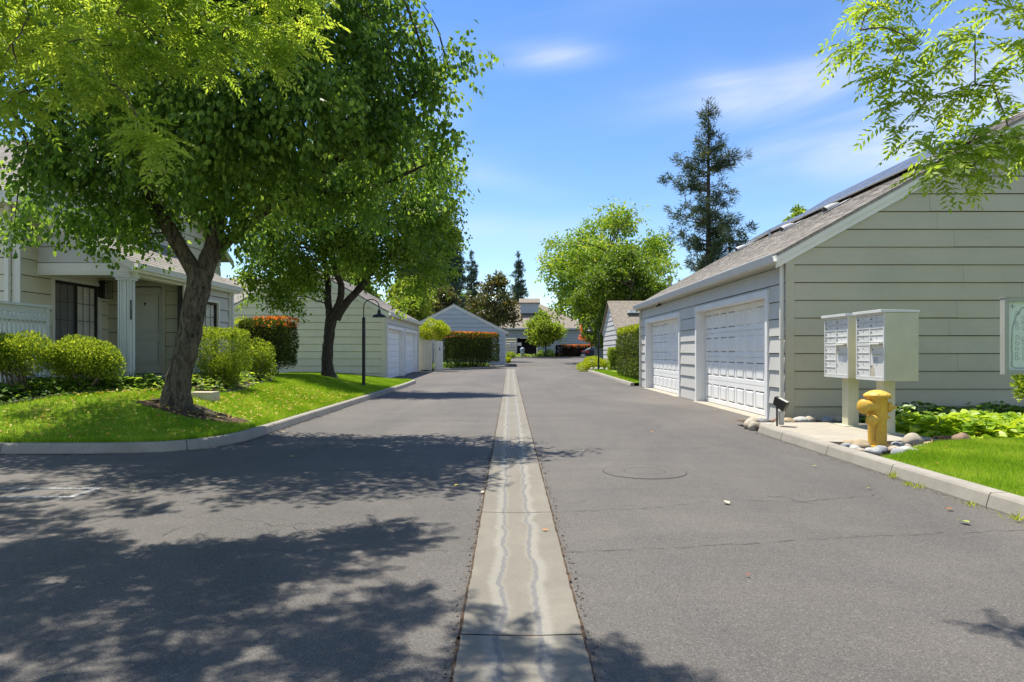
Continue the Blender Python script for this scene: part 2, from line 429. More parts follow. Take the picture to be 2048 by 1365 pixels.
L_FIR = leafmat('needles_fir_hazed', [(0, (.05, .085, .06)), (1, (.11, .16, .10))], .15, .6, .3)  # distance haze put into the needle colour, paler and bluer
L_IVY = leafmat('leaf_ivy', [(0, (.04, .09, .015)), (.6, (.10, .20, .025)), (1, (.24, .36, .04))], .4, .4, .4)
L_POTATO = leafmat('leaf_broad', [(0, (.14, .28, .02)), (.5, (.30, .44, .03)), (1, (.50, .60, .05))], .4, .45, .4)
L_GRASS = leafmat('grass_blades', [(0, (.13, .26, .014)), (.6, (.26, .42, .02)), (1, (.46, .54, .09))], .42, .6, .15, 1.4)
L_LITTER = leafmat('leaf_litter', [(0, (.30, .14, .03)), (.4, (.55, .42, .06)), (1, (.60, .52, .16))], .25, .6, .2, 1.1)
CORE = simple('stems_and_shade_core', (.045, .045, .022), .95, .1, 0, .5, 12, .8, 30)
# ------------------------------------------------------------ wall and roof builders
def siding(W, H, lo=None, hi=None, openings=(), exp=.33, lap=.026, z0=0.0, seams=True, gap=.014):
    """lapped boards in a local frame: x along the wall, y up, z outward. lo(y)/hi(y) clip the ends"""
    lo = lo or (lambda y: 0.0); hi = hi or (lambda y: W)
    mb = MB(); r = random.Random(int(W * 100 + H * 10))
    nb = int(math.ceil((H - z0) / exp))
    for k in range(nb):
        a = z0 + k * exp + gap; b = min(H, z0 + (k + 1) * exp)  # gap bares the dark backing, a shade line put in under each board
        if b - a < .02: continue
        cuts = sorted({a, b} | {min(max(t, a), b) for o in openings for t in (o[1], o[3])})
        for p, q in zip(cuts[:-1], cuts[1:]):
            if q - p < 1e-4: continue
            m_ = (p + q) / 2
            iv = [(0, 1e9)]
            l0, l1, h0, h1 = lo(p), lo(q), hi(p), hi(q)
            if max(h0, h1) - min(l0, l1) < .02: continue
            h1 = max(h1, l1 + .001)
            segs = []; cur = min(l0, l1)
            blk = sorted((o[0], o[2]) for o in openings if o[1] < m_ < o[3])
            x = None; left = None
            for s_, e_ in blk:
                segs.append((left, s_)); left = e_
            segs.append((left, None))
            zp = lap * (1 - (p - a) / exp) + .002; zq = lap * (1 - (q - a) / exp) + .002
            for s_, e_ in segs:
                xa0, xa1 = (l0, l1) if s_ is None else (s_, s_)
                xb0, xb1 = (h0, h1) if e_ is None else (e_, e_)
                if xb0 - xa0 < .01: continue
                js = []
                if seams and xb0 - xa0 > 4:
                    js = sorted([xa0 + (xb0 - xa0) * r.uniform(.15, .45), xa0 + (xb0 - xa0) * r.uniform(.55, .9)])
                xs0 = [xa0] + js + [xb0]; xs1 = [xa1] + js + [xb1]
                for j in range(len(xs0) - 1):
                    g0 = .0016 if j else 0; g1 = .0016 if j < len(xs0) - 2 else 0
                    u0, u1, v0, v1 = xs0[j] + g0, xs0[j + 1] - g1, xs1[j] + g0, xs1[j + 1] - g1
                    if v1 < v0: v1 = v0 = (v0 + v1) / 2
                    first = abs(p - a) < 1e-6; ja, jb = (r.uniform(-.004, .004), r.uniform(-.004, .004)) if first else (0, 0)
                    nsub = max(1, int((u1 - u0) / 1.6)) if first else 1; px_ = None
                    us = [u0 + (u1 - u0) * t / nsub for t in range(nsub + 1)]; vs = [v0 + (v1 - v0) * t / nsub for t in range(nsub + 1)]
                    js_ = [ja] + [r.uniform(-.003, .003) if first else 0 for _ in range(nsub - 1)] + [jb]
                    for t in range(nsub):
                        mb.poly([(us[t], p + js_[t], zp), (us[t + 1], p + js_[t + 1], zp), (vs[t + 1], q, zq), (vs[t], q, zq)])
                        if first: mb.poly([(us[t], p + js_[t], 0), (us[t + 1], p + js_[t + 1], 0), (us[t + 1], p + js_[t + 1], zp), (us[t], p + js_[t], zp)])
    return mb
def gable_fns(W, He, slope):
    """clip functions for a symmetric gable of width W with eaves at He"""
    return (lambda y: max(0, (y - He) / slope)), (lambda y: W - max(0, (y - He) / slope))
def roof_plane(W, L, exp=.142, thick=.005, jag=True):
    """shingle courses: x along the eave, y up the slope, z normal"""
    mb = MB(); r = random.Random(int(W * 31 + L * 17)); n = int(L / exp) + 1
    for k in range(n):
        a = k * exp; b = min(L, a + exp)
        if b - a < .01: break
        if jag:
            x = 0
            while x < W - .01:
                w = min(r.uniform(.14, .30), W - x); dz = r.choice([0, .003, .005]); da = r.choice([0, 0, -.012])
                mb.poly([(x, a + da, thick + dz), (x + w, a + da, thick + dz), (x + w, b, .001), (x, b, .001)])
                mb.poly([(x, a + da, -.004), (x + w, a + da, -.004), (x + w, a + da, thick + dz), (x, a + da, thick + dz)])
                x += w
        else:
            mb.poly([(0, a, thick), (W, a, thick), (W, b, .001), (0, b, .001)])
            mb.poly([(0, a, -.004), (W, a, -.004), (W, a, thick), (0, a, thick)])
    mb.box((0, 0, -.05), (W, L, -.005))
    return mb
def poly_roof(pts):
    """a slab from 3D corner points (planar), 5 cm thick, for hips"""
    v = [Vector(p) for p in pts]; n = (v[1] - v[0]).cross(v[2] - v[0]).normalized()
    if n.z < 0: n = -n
    mb = MB(); mb.poly(v); w = [p - n * .06 for p in v]; mb.poly(w[::-1])
    for i in range(len(v)):
        j = (i + 1) % len(v); mb.poly([v[i], w[i], w[j], v[j]])
    return mb
def garage_door(W=4.7, H=2.4, rows=4, cols=8):
    """raised-panel sectional door in local frame x,y, z outward"""
    mb = MB(); sh = H / rows; gy = .012
    for r_ in range(rows):
        y0 = r_ * sh + gy / 2; y1 = (r_ + 1) * sh - gy / 2
        pw = W / cols; my = .10; mx = .055
        ya, yb = y0 + my, y1 - my
        mb.poly([(0, y0, 0), (W, y0, 0), (W, ya, 0), (0, ya, 0)]); mb.poly([(0, yb, 0), (W, yb, 0), (W, y1, 0), (0, y1, 0)])
        mb.poly([(0, y0, -.02), (W, y0, -.02), (W, y0, 0), (0, y0, 0)]); mb.poly([(0, y1, 0), (W, y1, 0), (W, y1, -.02), (0, y1, -.02)])
        # pressed line near section edges
        for c in range(cols):
            xa, xb = c * pw + mx, (c + 1) * pw - mx
            mb.poly([(c * pw, ya, 0), (xa, ya, 0), (xa, yb, 0), (c * pw, yb, 0)])
            mb.poly([(xb, ya, 0), ((c + 1) * pw, ya, 0), ((c + 1) * pw, yb, 0), (xb, yb, 0)])
            rings = [(0, 0), (.016, -.020), (.030, -.020), (.060, .004)]
            for (i0, z0), (i1, z1) in zip(rings[:-1], rings[1:]):
                A = [(xa + i0, ya + i0, z0), (xb - i0, ya + i0, z0), (xb - i0, yb - i0, z0), (xa + i0, yb - i0, z0)]
                B = [(xa + i1, ya + i1, z1), (xb - i1, ya + i1, z1), (xb - i1, yb - i1, z1), (xa + i1, yb - i1, z1)]
                for k in range(4):
                    j = (k + 1) % 4; mb.poly([A[k], A[j], B[j], B[k]])
            i1, z1 = rings[-1]
            mb.poly([(xa + i1, ya + i1, z1), (xb - i1, ya + i1, z1), (xb - i1, yb - i1, z1), (xa + i1, yb - i1, z1)])
    mb.box((0, 0, -.05), (W, H, -.02))
    return mb
def casing(W, H, cw=.13, dep=.22, proud=.05, bottom=False):
    """trim round an opening of W x H (frame origin at its lower left), with jambs going back dep"""
    mb = MB()
    mb.box((-cw, 0, .003), (0, H + cw, proud)); mb.box((W, 0, .003), (W + cw, H + cw, proud)); mb.box((-cw - .002, H, .003), (W + cw + .002, H + cw, proud + .004))
    mb.box((-.02, 0, -dep), (0, H, .003)); mb.box((W, 0, -dep), (W + .02, H, .003)); mb.box((-.02, H, -dep), (W + .02, H + .02, .003))
    if bottom: mb.box((-cw - .02, -cw, .003), (W + cw + .02, 0, proud + .02)); mb.box((-.02, -.02, -dep), (W + .02, 0, .003))
    return mb

def garage_building(name, label, group, base, near, far, length, depth, side, He, slope, doors, mats, ridge_over=.25, gut=True, roofmat=None, vent=False, downs=(0,)):
    """a garage along the drive. side=+1: stands right of the drive (its doors face -x), -1: left.
    near=(x,y) is its corner nearest to the camera, on the door side."""
    x0, y0 = near
    th = thing(name, label, 'garage', (x0, y0, base), group)
    wallF, wallG, trim = mats; rm = roofmat or ROOF
    # door wall. frame x runs so that its normal faces the drive
    if side > 0: Fr = frame((x0, y0 + length, base), (0, -1, 0), (0, 0, 1))       # normal = (-1,0,0)
    else: Fr = frame((x0, y0, base), (0, 1, 0), (0, 0, 1))                        # normal = (+1,0,0)
    ops = []
    for (d0, dw, dh) in doors:                                                     # d0 distance from near corner
        a = (length - d0 - dw) if side > 0 else d0
        ops.append((a, 0, a + dw, dh))
    part('wall', siding(length, He, openings=ops).mesh('wall', wallF), th, Fr)
    bk = MB(); 
    for (a, b) in ((0, 0),): pass
    # backing behind the boards, in strips between openings
    xs = [0] + [v for o in sorted(ops) for v in (o[0], o[2])] + [length]
    for i in range(0, len(xs), 2): bk.box((xs[i] + (.03 if i else .005), 0, -.12), (xs[i + 1] - (.03 if i < len(xs) - 2 else .005), He, -.003))
    for o in ops: bk.box((o[0] - .029, o[3] + .03, -.119), (o[2] + .029, He, -.0035))
    bk.box((0.15, -.4, -.12 - depth * .5), (length - .15, -.02, -.14))
    part('wall_backing', bk.mesh('wall_backing', DARKBACK), th, Fr)
    for o in ops:
        w, h = o[2] - o[0], o[3]
        part('door_casing', casing(w, h).mesh('door_casing', CASE), th, Fr @ Matrix.Translation((o[0], 0, 0)))
        d = part('garage_door', garage_door(w - .04, h - .02).mesh('garage_door', WHITE), th, Fr @ Matrix.Translation((o[0] + .02, 0.015, -.20)))
        s = MB(); s.box((o[0] - .1, -.10, -.19), (o[2] + .1, .012, .16)); part('threshold', s.mesh('threshold', CONC), th, Fr)
    # gable walls
    for yy, nrm in ((y0, -1), (y0 + length, 1)):
        if nrm < 0:
            ox = x0 if side > 0 else x0 - depth
            Gf = frame((ox, yy, base), (1, 0, 0), (0, 0, 1))
        else:
            ox = x0 + depth if side > 0 else x0
            Gf = frame((ox, yy, base), (-1, 0, 0), (0, 0, 1))
        lo, hi = gable_fns(depth, He, slope)
        Hr = He + slope * depth / 2
        part('gable_wall', siding(depth, Hr - .02, lo, hi).mesh('gable_wall', wallG), th, Gf)
        b2 = MB(); b2.prism([(0, 0), (depth, 0), (depth, He), (depth / 2, Hr), (0, He)], 'z', -.10, -.004); part('gable_backing', b2.mesh('gable_backing', DARKBACK), th, Gf)
        for xa in (-.03, depth - .13): part('corner_board', MB().box((xa, 0, .001), (xa + .16, He - .02, .032)).mesh('corner_board', wallG), th, Gf)
        # rake boards
        rk = MB(); ov = .22
        for sgn in (0, 1):
            pts = [(-ov, He - slope * ov), (depth / 2, Hr), (depth / 2, Hr - .24), (-ov, He - slope * ov - .24)]
            pt2 = [(-ov, He - slope * ov), (depth / 2, Hr), (depth / 2, Hr - .13), (-ov, He - slope * ov - .13)]
            if sgn: pts = [(depth - p[0], p[1]) for p in pts]; pt2 = [(depth - p[0], p[1]) for p in pt2]
            rk.prism(pts, 'z', .026, .055); rk.prism(pt2, 'z', .056, .085)
        part('rake_board', rk.mesh('rake_board', trim), th, Gf)
    # the two slopes
    ov, oy = .22, .10; sl = math.sqrt(1 + slope * slope)
    L = (depth / 2 + ov) * sl; lift = .03
    if side > 0:
        A = frame((x0 - ov, y0 + length + oy, base + He - slope * ov + lift), (0, -1, 0), (1, 0, slope))
        B = frame((x0 + depth + ov, y0 - oy, base + He - slope * ov + lift), (0, 1, 0), (-1, 0, slope))
    else:
        A = frame((x0 + ov, y0 - oy, base + He - slope * ov + lift), (0, 1, 0), (-1, 0, slope))
        B = frame((x0 - depth - ov, y0 + length + oy, base + He - slope * ov + lift), (0, -1, 0), (1, 0, slope))
    rf = part('roof', roof_plane(length + 2 * oy, L).mesh('roof', rm), th, A)
    part('roof', roof_plane(length + 2 * oy, L, jag=False).mesh('roof', rm), th, B)
    rc = MB(); rc.prism([(-.16, -.10), (0, -.002), (.16, -.10), (.16, -.085), (0, .02), (-.16, -.085)], 'y', y0 - oy, y0 + length + oy, Matrix.Translation((x0 + side * depth / 2, 0, base + He + slope * depth / 2 + lift + .01)))
    part('ridge_cap', rc.mesh('ridge_cap', rm), th)
    # gutter with a fascia
    gx = x0 - side * ov; gz = base + He - slope * ov
    if gut:
        gm = MB(); s = -side
        gm.prism([(gx + s * .002, gz - .13), (gx + s * .075, gz - .13), (gx + s * .115, gz + .005), (gx + s * .115, gz + .02), (gx + s * .100, gz + .02), (gx + s * .065, gz - .115), (gx + s * .002, gz - .115)], 'y', y0 - oy - .02, y0 + length + oy + .02)
        part('gutter', gm.mesh('gutter', GUTTER), th)
    fs = MB(); fs.box((min(gx, gx + side * .03), y0 - oy + .01, gz - .15), (max(gx, gx + side * .03), y0 + length + oy - .01, gz + .005))
    fs.box((min(gx + side * .03, x0 - side * .026), y0 - oy + .02, gz - .02), (max(gx + side * .03, x0 - side * .026), y0 + length + oy - .02, gz - .008))
    fs.box((min(x0 - side * .025, x0 - side * .05), y0 + .03, gz - .13), (max(x0 - side * .025, x0 - side * .05), y0 + length - .03, gz + .05))
    part('fascia', fs.mesh('fascia', trim), th)
    for dq in downs:
        yy = y0 + .05 if dq == 0 else y0 + length - .09
        dn = MB(); s = -side
        dn.box((min(x0 + s * .035, x0 + s * .10), yy, base + .03), (max(x0 + s * .035, x0 + s * .10), yy + .05, gz - .12))
        dn.box((min(x0 + s * .035, x0 + s * .105), yy - .01, base + 1.6), (max(x0 + s * .035, x0 + s * .105), yy + .065, base + 1.63))
        part('downspout', dn.mesh('downspout', trim), th)
    return th

# ------------------------------------------------------------ foliage
def unit(a): return a / np.maximum(np.linalg.norm(a, axis=-1, keepdims=True), 1e-9)
def rand_dirs(n, r=rng): return unit(r.normal(size=(n, 3)))
def leaves(Pt, D, N, L, Wd, kind='ovate', rnd=None, curl=.15):
    n = len(Pt); D = unit(D); S = unit(np.cross(D, N)); N = np.cross(S, D)
    L = np.broadcast_to(np.asarray(L, float), (n,))[:, None]; Wd = np.broadcast_to(np.asarray(Wd, float), (n,))[:, None]
    if kind == 'ovate':
        c = [Pt, Pt + D * L * .28 + S * Wd * .46 + N * Wd * curl, Pt + D * L * .66 + S * Wd * .36 + N * Wd * curl * .7, Pt + D * L - N * L * .08,
             Pt + D * L * .66 - S * Wd * .36 + N * Wd * curl * .7, Pt + D * L * .28 - S * Wd * .46 + N * Wd * curl]
        V = np.stack(c, 1).reshape(-1, 3); b = np.arange(n)[:, None] * 6
        Fc = np.concatenate([b + np.array([[0, 1, 2, 3]]), b + np.array([[0, 3, 4, 5]])]); k = 6
    elif kind == 'diamond':
        c = [Pt, Pt + D * L * .42 + S * Wd * .5, Pt + D * L, Pt + D * L * .42 - S * Wd * .5]
        V = np.stack(c, 1).reshape(-1, 3); b = np.arange(n)[:, None] * 4
        Fc = b + np.array([[0, 1, 2, 3]]); k = 4
    else:  # blade
        c = [Pt - S * Wd * .5, Pt + S * Wd * .5, Pt + D * L]
        V = np.stack(c, 1).reshape(-1, 3); b = np.arange(n)[:, None] * 3
        Fc = b + np.array([[0, 1, 2]]); k = 3
    rnd = rng.random(n) if rnd is None else rnd
    return V, Fc, np.repeat(rnd, k)
def join_geo(parts_):
    V = []; Fs = []; A = []; o = 0
    for v, f, a in parts_:
        V.append(v); Fs.append(f + o); A.append(a); o += len(v)
    by = {}
    for f in Fs: by.setdefault(f.shape[1], []).append(f)
    return np.concatenate(V), [np.concatenate(x) for x in by.values()], np.concatenate(A)
def blob_twigs(blobs, n_tw, shell=.55, r=rng):
    """points inside a union of ellipsoids [(x,y,z,rx,ry,rz)], biased outward; returns points and outward dirs"""
    B = np.array(blobs, float); vol = B[:, 3] * B[:, 4] * B[:, 5]
    pr = vol ** .75; pr /= pr.sum()
    idx = r.choice(len(B), n_tw, p=pr); d = rand_dirs(n_tw, r)
    rad = (shell + (1 - shell) * r.random(n_tw)) * np.where(r.random(n_tw) < .25, r.random(n_tw) ** .5, 1) * (1 + .10 * r.normal(size=n_tw))
    pts = B[idx, :3] + d * B[idx, 3:] * rad[:, None]
    return pts, d
def foliage(pts, dirs, per, spread, L, Wd, droop=.6, kind='ovate', jit=.8, tone=None, r=rng, up=0.3):
    n = len(pts) * per
    c = np.repeat(pts, per, 0); dd = np.repeat(dirs, per, 0)
    t = r.random(n)[:, None]
    tw = np.repeat(unit(dirs + np.array([0, 0, -droop]) + .5 * r.normal(size=dirs.shape)), per, 0)
    p = c + tw * (t - .5) * spread * 2.0 + r.normal(size=(n, 3)) * spread * .28
    D = unit(dd * .5 + np.array([0, 0, -droop]) + r.normal(size=(n, 3)) * jit)
    N = unit(np.array([0, 0, up]) + r.normal(size=(n, 3)))
    l = L * (.7 + .6 * r.random(n)); w = Wd * (.75 + .5 * r.random(n))
    rn = np.clip(.5 * np.repeat(r.random(len(pts)), per) + .5 * r.random(n), 0, 1) if tone is None else tone(n)
    return leaves(p, D, N, l, w, kind, rn)
def branch_net(mb, skel, targets, r0=.035, seg=5, sag=.1, rr=random):
    """curved side branches from the nearest skeleton point to each target"""
    S = np.array([list(p) for p in skel])
    for t in targets:
        t = np.array(t); q = S[np.argmin(((S - t) ** 2).sum(1) + np.maximum(0, S[:, 2] - t[2]) * 2)]
        dist = np.linalg.norm(t - q)
        if dist < .15: continue
        pts = []
        bend = np.array([rr.uniform(-1, 1), rr.uniform(-1, 1), rr.uniform(.2, 1)]) * dist * .12
        for k in range(6):
            u = k / 5; pts.append(q * (1 - u) + t * u + bend * math.sin(math.pi * u) + np.array([rr.uniform(-1, 1)] * 3) * dist * .012)
        rad = [r0 * min(1.6, dist ** .5) * (1 - .82 * k / 5) for k in range(6)]
        mb.tube(pts, rad, seg, caps=False)
def densify(pts, rad, step=.12, wob=.02, rr=random):
    """smooth polyline by Catmull-Rom"""
    P_ = [Vector(p) for p in pts]; out = []; ro = []
    for i in range(len(P_) - 1):
        p0 = P_[max(i - 1, 0)]; p1 = P_[i]; p2 = P_[i + 1]; p3 = P_[min(i + 2, len(P_) - 1)]
        n = max(2, int((p2 - p1).length / step))
        for k in range(n):
            t = k / n
            q = .5 * ((2 * p1) + (p2 - p0) * t + (2 * p0 - 5 * p1 + 4 * p2 - p3) * t * t + (3 * p1 - p0 - 3 * p2 + p3) * t ** 3)
            rr_ = rad[i] * (1 - t) + rad[i + 1] * t
            out.append(q + Vector((rr.uniform(-1, 1), rr.uniform(-1, 1), 0)) * wob * rr_ * 4); ro.append(rr_ * (1 + rr.uniform(-.05, .05)))
    out.append(P_[-1]); ro.append(rad[-1]); return out, ro
def lumpy(me, amp, sc=3.0, seed=0):
    """noise displacement along normals for bark and rocks"""
    from mathutils import noise as nz
    n = len(me.vertices); off = []
    for v in me.vertices:
        c = v.co; d = nz.fractal(Vector((c.x * sc + seed, c.y * sc, c.z * sc * .6)), 1, 2, 4)
        off.append(v.co + v.normal * d * amp)
    for v, o in zip(me.vertices, off): v.co = o
    me.update(); return me
def tree(name, label, limbs, blobs, leafm, barkm, n_tw, per, spread, L, Wd, droop=.5, kind='ovate', n_br=60, r0=.03, group=None, cat='tree', shell=.55, extra=None, seg=12, crown='crown', jit=.8, seedo=0, base=None):
    """limbs: list of (points, radii); first is the trunk"""
    rr = random.Random(len(name) * 13 + int(abs(blobs[0][0]) * 10)); r = np.random.default_rng(int(abs(blobs[0][1]) * 10) + 5)
    b0 = Vector(base or limbs[0][0][0]); th = thing(name, label, cat, b0, group)
    mb = MB(); skel = []
    for pts, rad in limbs:
        p, q = densify(pts, rad, max(.12, rad[0] * .4), .02, rr); mb.tube(p, q, seg); skel += [v for v in p if v.z > limbs[0][0][0][2] + .9]
    if not skel: skel = [Vector(limbs[0][0][-1])]
    pts, dirs = blob_twigs(blobs, n_tw, shell, r)
    tg = pts[r.choice(len(pts), min(n_br, len(pts)), replace=False)]
    branch_net(mb, skel, tg, r0, 5, .1, rr)
    me = mb.mesh('trunk', barkm, True); part('trunk', me, th)
    geo = [foliage(pts, dirs, per, spread, L, Wd, droop, kind, jit, r=r)]
    if extra: geo += extra
    V, Fc, A = join_geo(geo)
    part(crown, mk_mesh(crown, V, Fc, leafm, A), th)
    return th

def pinnate(centers, dirs, length=.24, pairs=7, lw=.017, ll=.065, droop=.35, r=rng, tone=None):
    """compound leaves: a rachis with pairs of leaflets"""
    n = len(centers); D = unit(dirs); upv = np.tile([0, 0, 1.0], (n, 1)) + r.normal(size=(n, 3)) * .35
    S = unit(np.cross(D, upv)); U = np.cross(S, D); Ls = length * (.75 + .5 * r.random(n))
    tt = r.random(n) if tone is None else tone
    out = []; K = pairs * 2 + 1
    Pt = []; DD = []; NN = []; LL = []; RR = []
    for k in range(K):
        j = k // 2; t = (.18 + .82 * (j + .5) / pairs) if k < K - 1 else 1.0
        sgn = 1 if k % 2 else -1
        c = centers + D * (Ls * t)[:, None] - np.array([0, 0, 1.]) * (droop * Ls * t * t)[:, None]
        tang = unit(D - np.array([0, 0, 1.]) * (2 * droop * t))
        if k == K - 1: d = tang
        else: d = unit(tang * .55 + S * sgn * .9 + r.normal(size=(n, 3)) * .12 - np.array([0, 0, .18]))
        Pt.append(c); DD.append(d); NN.append(U + r.normal(size=(n, 3)) * .25); LL.append(ll * (1 - .35 * abs(t - .5)) * np.ones(n) * (.85 + .3 * r.random(n))); RR.append(np.clip(tt * .75 + .25 * r.random(n), 0, 1))
    return leaves(np.concatenate(Pt), np.concatenate(DD), np.concatenate(NN), np.concatenate(LL), lw, 'diamond', np.concatenate(RR))

def surf_points(shape, n, r):
    """points and normals on a rounded box or ellipsoid ('box', cx,cy,cz, hx,hy,hz, rot) / ('ell', ...)"""
    kind, cx, cy, cz, hx, hy, hz = shape[:7]; rot = shape[7] if len(shape) > 7 else 0
    if kind == 'ell':
        d = rand_dirs(n, r); p = d * [hx, hy, hz]; nn = unit(d / np.array([hx, hy, hz]))
    else:
        a = np.array([hy * hz, hy * hz, hx * hz, hx * hz, hx * hy * 1.1, hx * hy * .2]); f = r.choice(6, n, p=a / a.sum())
        p = (r.random((n, 3)) * 2 - 1); ax = f // 2; sg = np.where(f % 2, -1., 1.)
        p[np.arange(n), ax] = sg; p[f == 5, 2] = -1; p[f == 4, 2] = 1
        nn = np.zeros((n, 3)); nn[np.arange(n), ax] = sg; nn[f == 4] = [0, 0, 1]; nn[f == 5] = [0, 0, -1]
        q = p * [hx, hy, hz]; rd = min(hx, hy, hz) * .35                     # round the corners
        inner = np.clip(q, -(np.array([hx, hy, hz]) - rd), np.array([hx, hy, hz]) - rd); dv = q - inner
        ln = np.linalg.norm(dv, axis=1, keepdims=True); p = inner + dv / np.maximum(ln, 1e-6) * np.minimum(ln, rd); nn = unit(dv + 1e-6 * nn)
    c, s = math.cos(rot), math.sin(rot); M = np.array([[c, -s, 0], [s, c, 0], [0, 0, 1]])
    return p @ M.T + [cx, cy, cz], nn @ M.T
def wavy(p, amp, sc):
    return amp * (np.sin(p[:, 0] * sc * 1.3 + 1) * np.sin(p[:, 1] * sc + 2.) + np.sin(p[:, 2] * sc * 1.1 + p[:, 0] * sc * .7))
def shrub(name, label, shapes, leafm, n, L, Wd, depth=.16, stems=None, cat='shrub', group=None, base=None, top=None, kind='ovate', bumps=.03, bsc=6, core=True, tuft=.5, upd=.5):
    r = np.random.default_rng(int(abs(shapes[0][1] * 77 + shapes[0][2] * 31)))
    zb = min(s[3] - s[6] for s in shapes)
    b0 = base or (shapes[0][1], shapes[0][2], zb - .05)
    th = thing(name, label, cat, b0, group)
    geo = []; tot = sum((s[4] * s[5] + s[5] * s[6] + s[4] * s[6]) for s in shapes)
    for s in shapes:
        m = int(n * (s[4] * s[5] + s[5] * s[6] + s[4] * s[6]) / tot)
        p, nn = surf_points(s, m, r)
        dd = r.random(m) ** 1.5 * depth; p = p - nn * dd[:, None] + nn * wavy(p, bumps, bsc)[:, None]
        D = unit(nn * (.5 + tuft) + np.array([0, 0, upd]) + r.normal(size=(m, 3)) * .62); N = unit(nn + r.normal(size=(m, 3)) * .7)
        rn = np.clip(.5 + .22 * r.normal(size=m), 0, 1)
        geo.append(leaves(p, D, N, L * (.7 + .6 * r.random(m)), Wd * (.7 + .6 * r.random(m)), kind, rn))
    V, Fc, A = join_geo(geo)
    part('foliage', mk_mesh('foliage', V, Fc, leafm, A), th)
    if top:
        tm, tshape, tn, tL, tW = top
        p, nn = surf_points(tshape, tn, r); D = unit(nn * .4 + np.array([0, 0, .9]) + r.normal(size=(tn, 3)) * .5)
        V, Fc, A = leaves(p, D, unit(nn + r.normal(size=(tn, 3)) * .7), tL * (.7 + .6 * r.random(tn)), tW, kind)
        part('new_growth_lit_top', mk_mesh('new_growth_lit_top', V, Fc, tm, A), th)
    mb = MB(); rr = random.Random(int(abs(shapes[0][1]) * 100)); s = shapes[0]
    bx, by, bz = b0
    for k in range(stems or 6):
        sh = rr.choice(shapes); t = Vector((sh[1] + rr.uniform(-.7, .7) * sh[4], sh[2] + rr.uniform(-.7, .7) * sh[5], sh[3] + rr.uniform(-.8, .4) * sh[6]))
        q = Vector((bx + rr.uniform(-.06, .06) + (t.x - bx) * (0.55 if s[0] == 'box' else .08), by + rr.uniform(-.06, .06) + (t.y - by) * (.55 if s[0] == 'box' else .08), bz - .05))
        mid = (q + t) / 2 + Vector((rr.uniform(-.08, .08), rr.uniform(-.08, .08), .05))
        mb.tube([q, q.lerp(mid, .5) + Vector((rr.uniform(-.03, .03), rr.uniform(-.03, .03), 0)), mid, t], [.022, .018, .013, .005], 5)
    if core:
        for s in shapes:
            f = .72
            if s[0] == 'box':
                mb.box((-s[4] * f, -s[5] * f, -s[6] * f), (s[4] * f, s[5] * f, s[6] * f), Matrix.Translation(s[1:4]) @ Matrix.Rotation(s[7] if len(s) > 7 else 0, 4, 'Z'))  # dark box stands for the shade deep between the hedge leaves
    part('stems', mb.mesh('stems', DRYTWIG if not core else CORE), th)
    return th

# ------------------------------------------------------------ kerbs, lawns
def arc(cx, cy, r, a0, a1, n):
    return [(cx + r * math.cos(R(a0 + (a1 - a0) * k / n)), cy + r * math.sin(R(a0 + (a1 - a0) * k / n))) for k in range(n + 1)]
def resample(path, step):
    P_ = [Vector((p[0], p[1])) for p in path]; out = [P_[0]]; acc_ = 0
    for a, b in zip(P_[:-1], P_[1:]):
        L = (b - a).length; t = step - acc_
        while t <= L: out.append(a + (b - a) * (t / L)); t += step
        acc_ = L - (t - step)
    if (out[-1] - P_[-1]).length > .01: out.append(P_[-1])
    return out
def kerb(path, inner, joints=2.4, h=.13, w=.17, phase=0., name='kerb'):
    """inner=+1: the lawn lies to the left of travel. path runs along the foot of the kerb face"""
    pts = resample(path, .15); mb = MB(); n = len(pts)
    prof = [(0, -.25), (0.0, .02), (.028, h - .02), (.045, h), (w - .01, h), (w, h - .01), (w, -.25)]
    cum = 0; secs = []
    nor = []
    for i in range(n):
        d = (pts[min(i + 1, n - 1)] - pts[max(i - 1, 0)]).normalized(); nor.append(Vector((-d.y, d.x)) * inner)
    def sec(i, t=0.):
        p = pts[i] if t == 0 else pts[i].lerp(pts[i + 1], t); nn = nor[i] if t == 0 else nor[i].lerp(nor[i + 1], t).normalized()
        z = g(p.y); return [(p.x + nn.x * a, p.y + nn.y * a, z + b) for a, b in prof]
    i = 0; start = sec(0); last = start; dist = phase; chain = [start]
    groups = []
    for i in range(1, n):
        dist += (pts[i] - pts[i - 1]).length
        if dist >= joints and i < n - 1:
            chain.append(sec(i - 1, .92)); groups.append(chain); chain = [sec(i)]; dist = 0
        else: chain.append(sec(i))
    groups.append(chain)
    for ch in groups:
        if len(ch) < 2: continue
        m = len(prof)
        i0 = len(mb.v)
        for s_ in ch: mb.v += s_
        for k in range(len(ch) - 1):
            for j in range(m - 1):
                a = i0 + k * m + j; q = (a, a + 1, a + 1 + m, a + m); mb.f.append(q if inner < 0 else q[::-1])
        mb.f.append(tuple(i0 + j for j in range(m))); mb.f.append(tuple(i0 + (len(ch) - 1) * m + j for j in reversed(range(m))))
    return solo(name, mb.mesh(name, KERB), kind='structure')
def pip(poly, X, Y):
    inside = np.zeros(X.shape, bool); n = len(poly)
    for i in range(n):
        x0, y0 = poly[i]; x1, y1 = poly[(i + 1) % n]
        c = ((y0 > Y) != (y1 > Y))
        with np.errstate(divide='ignore', invalid='ignore'): xi = (x1 - x0) * (Y - y0) / (y1 - y0) + x0
        inside ^= c & (X < xi)
    return inside
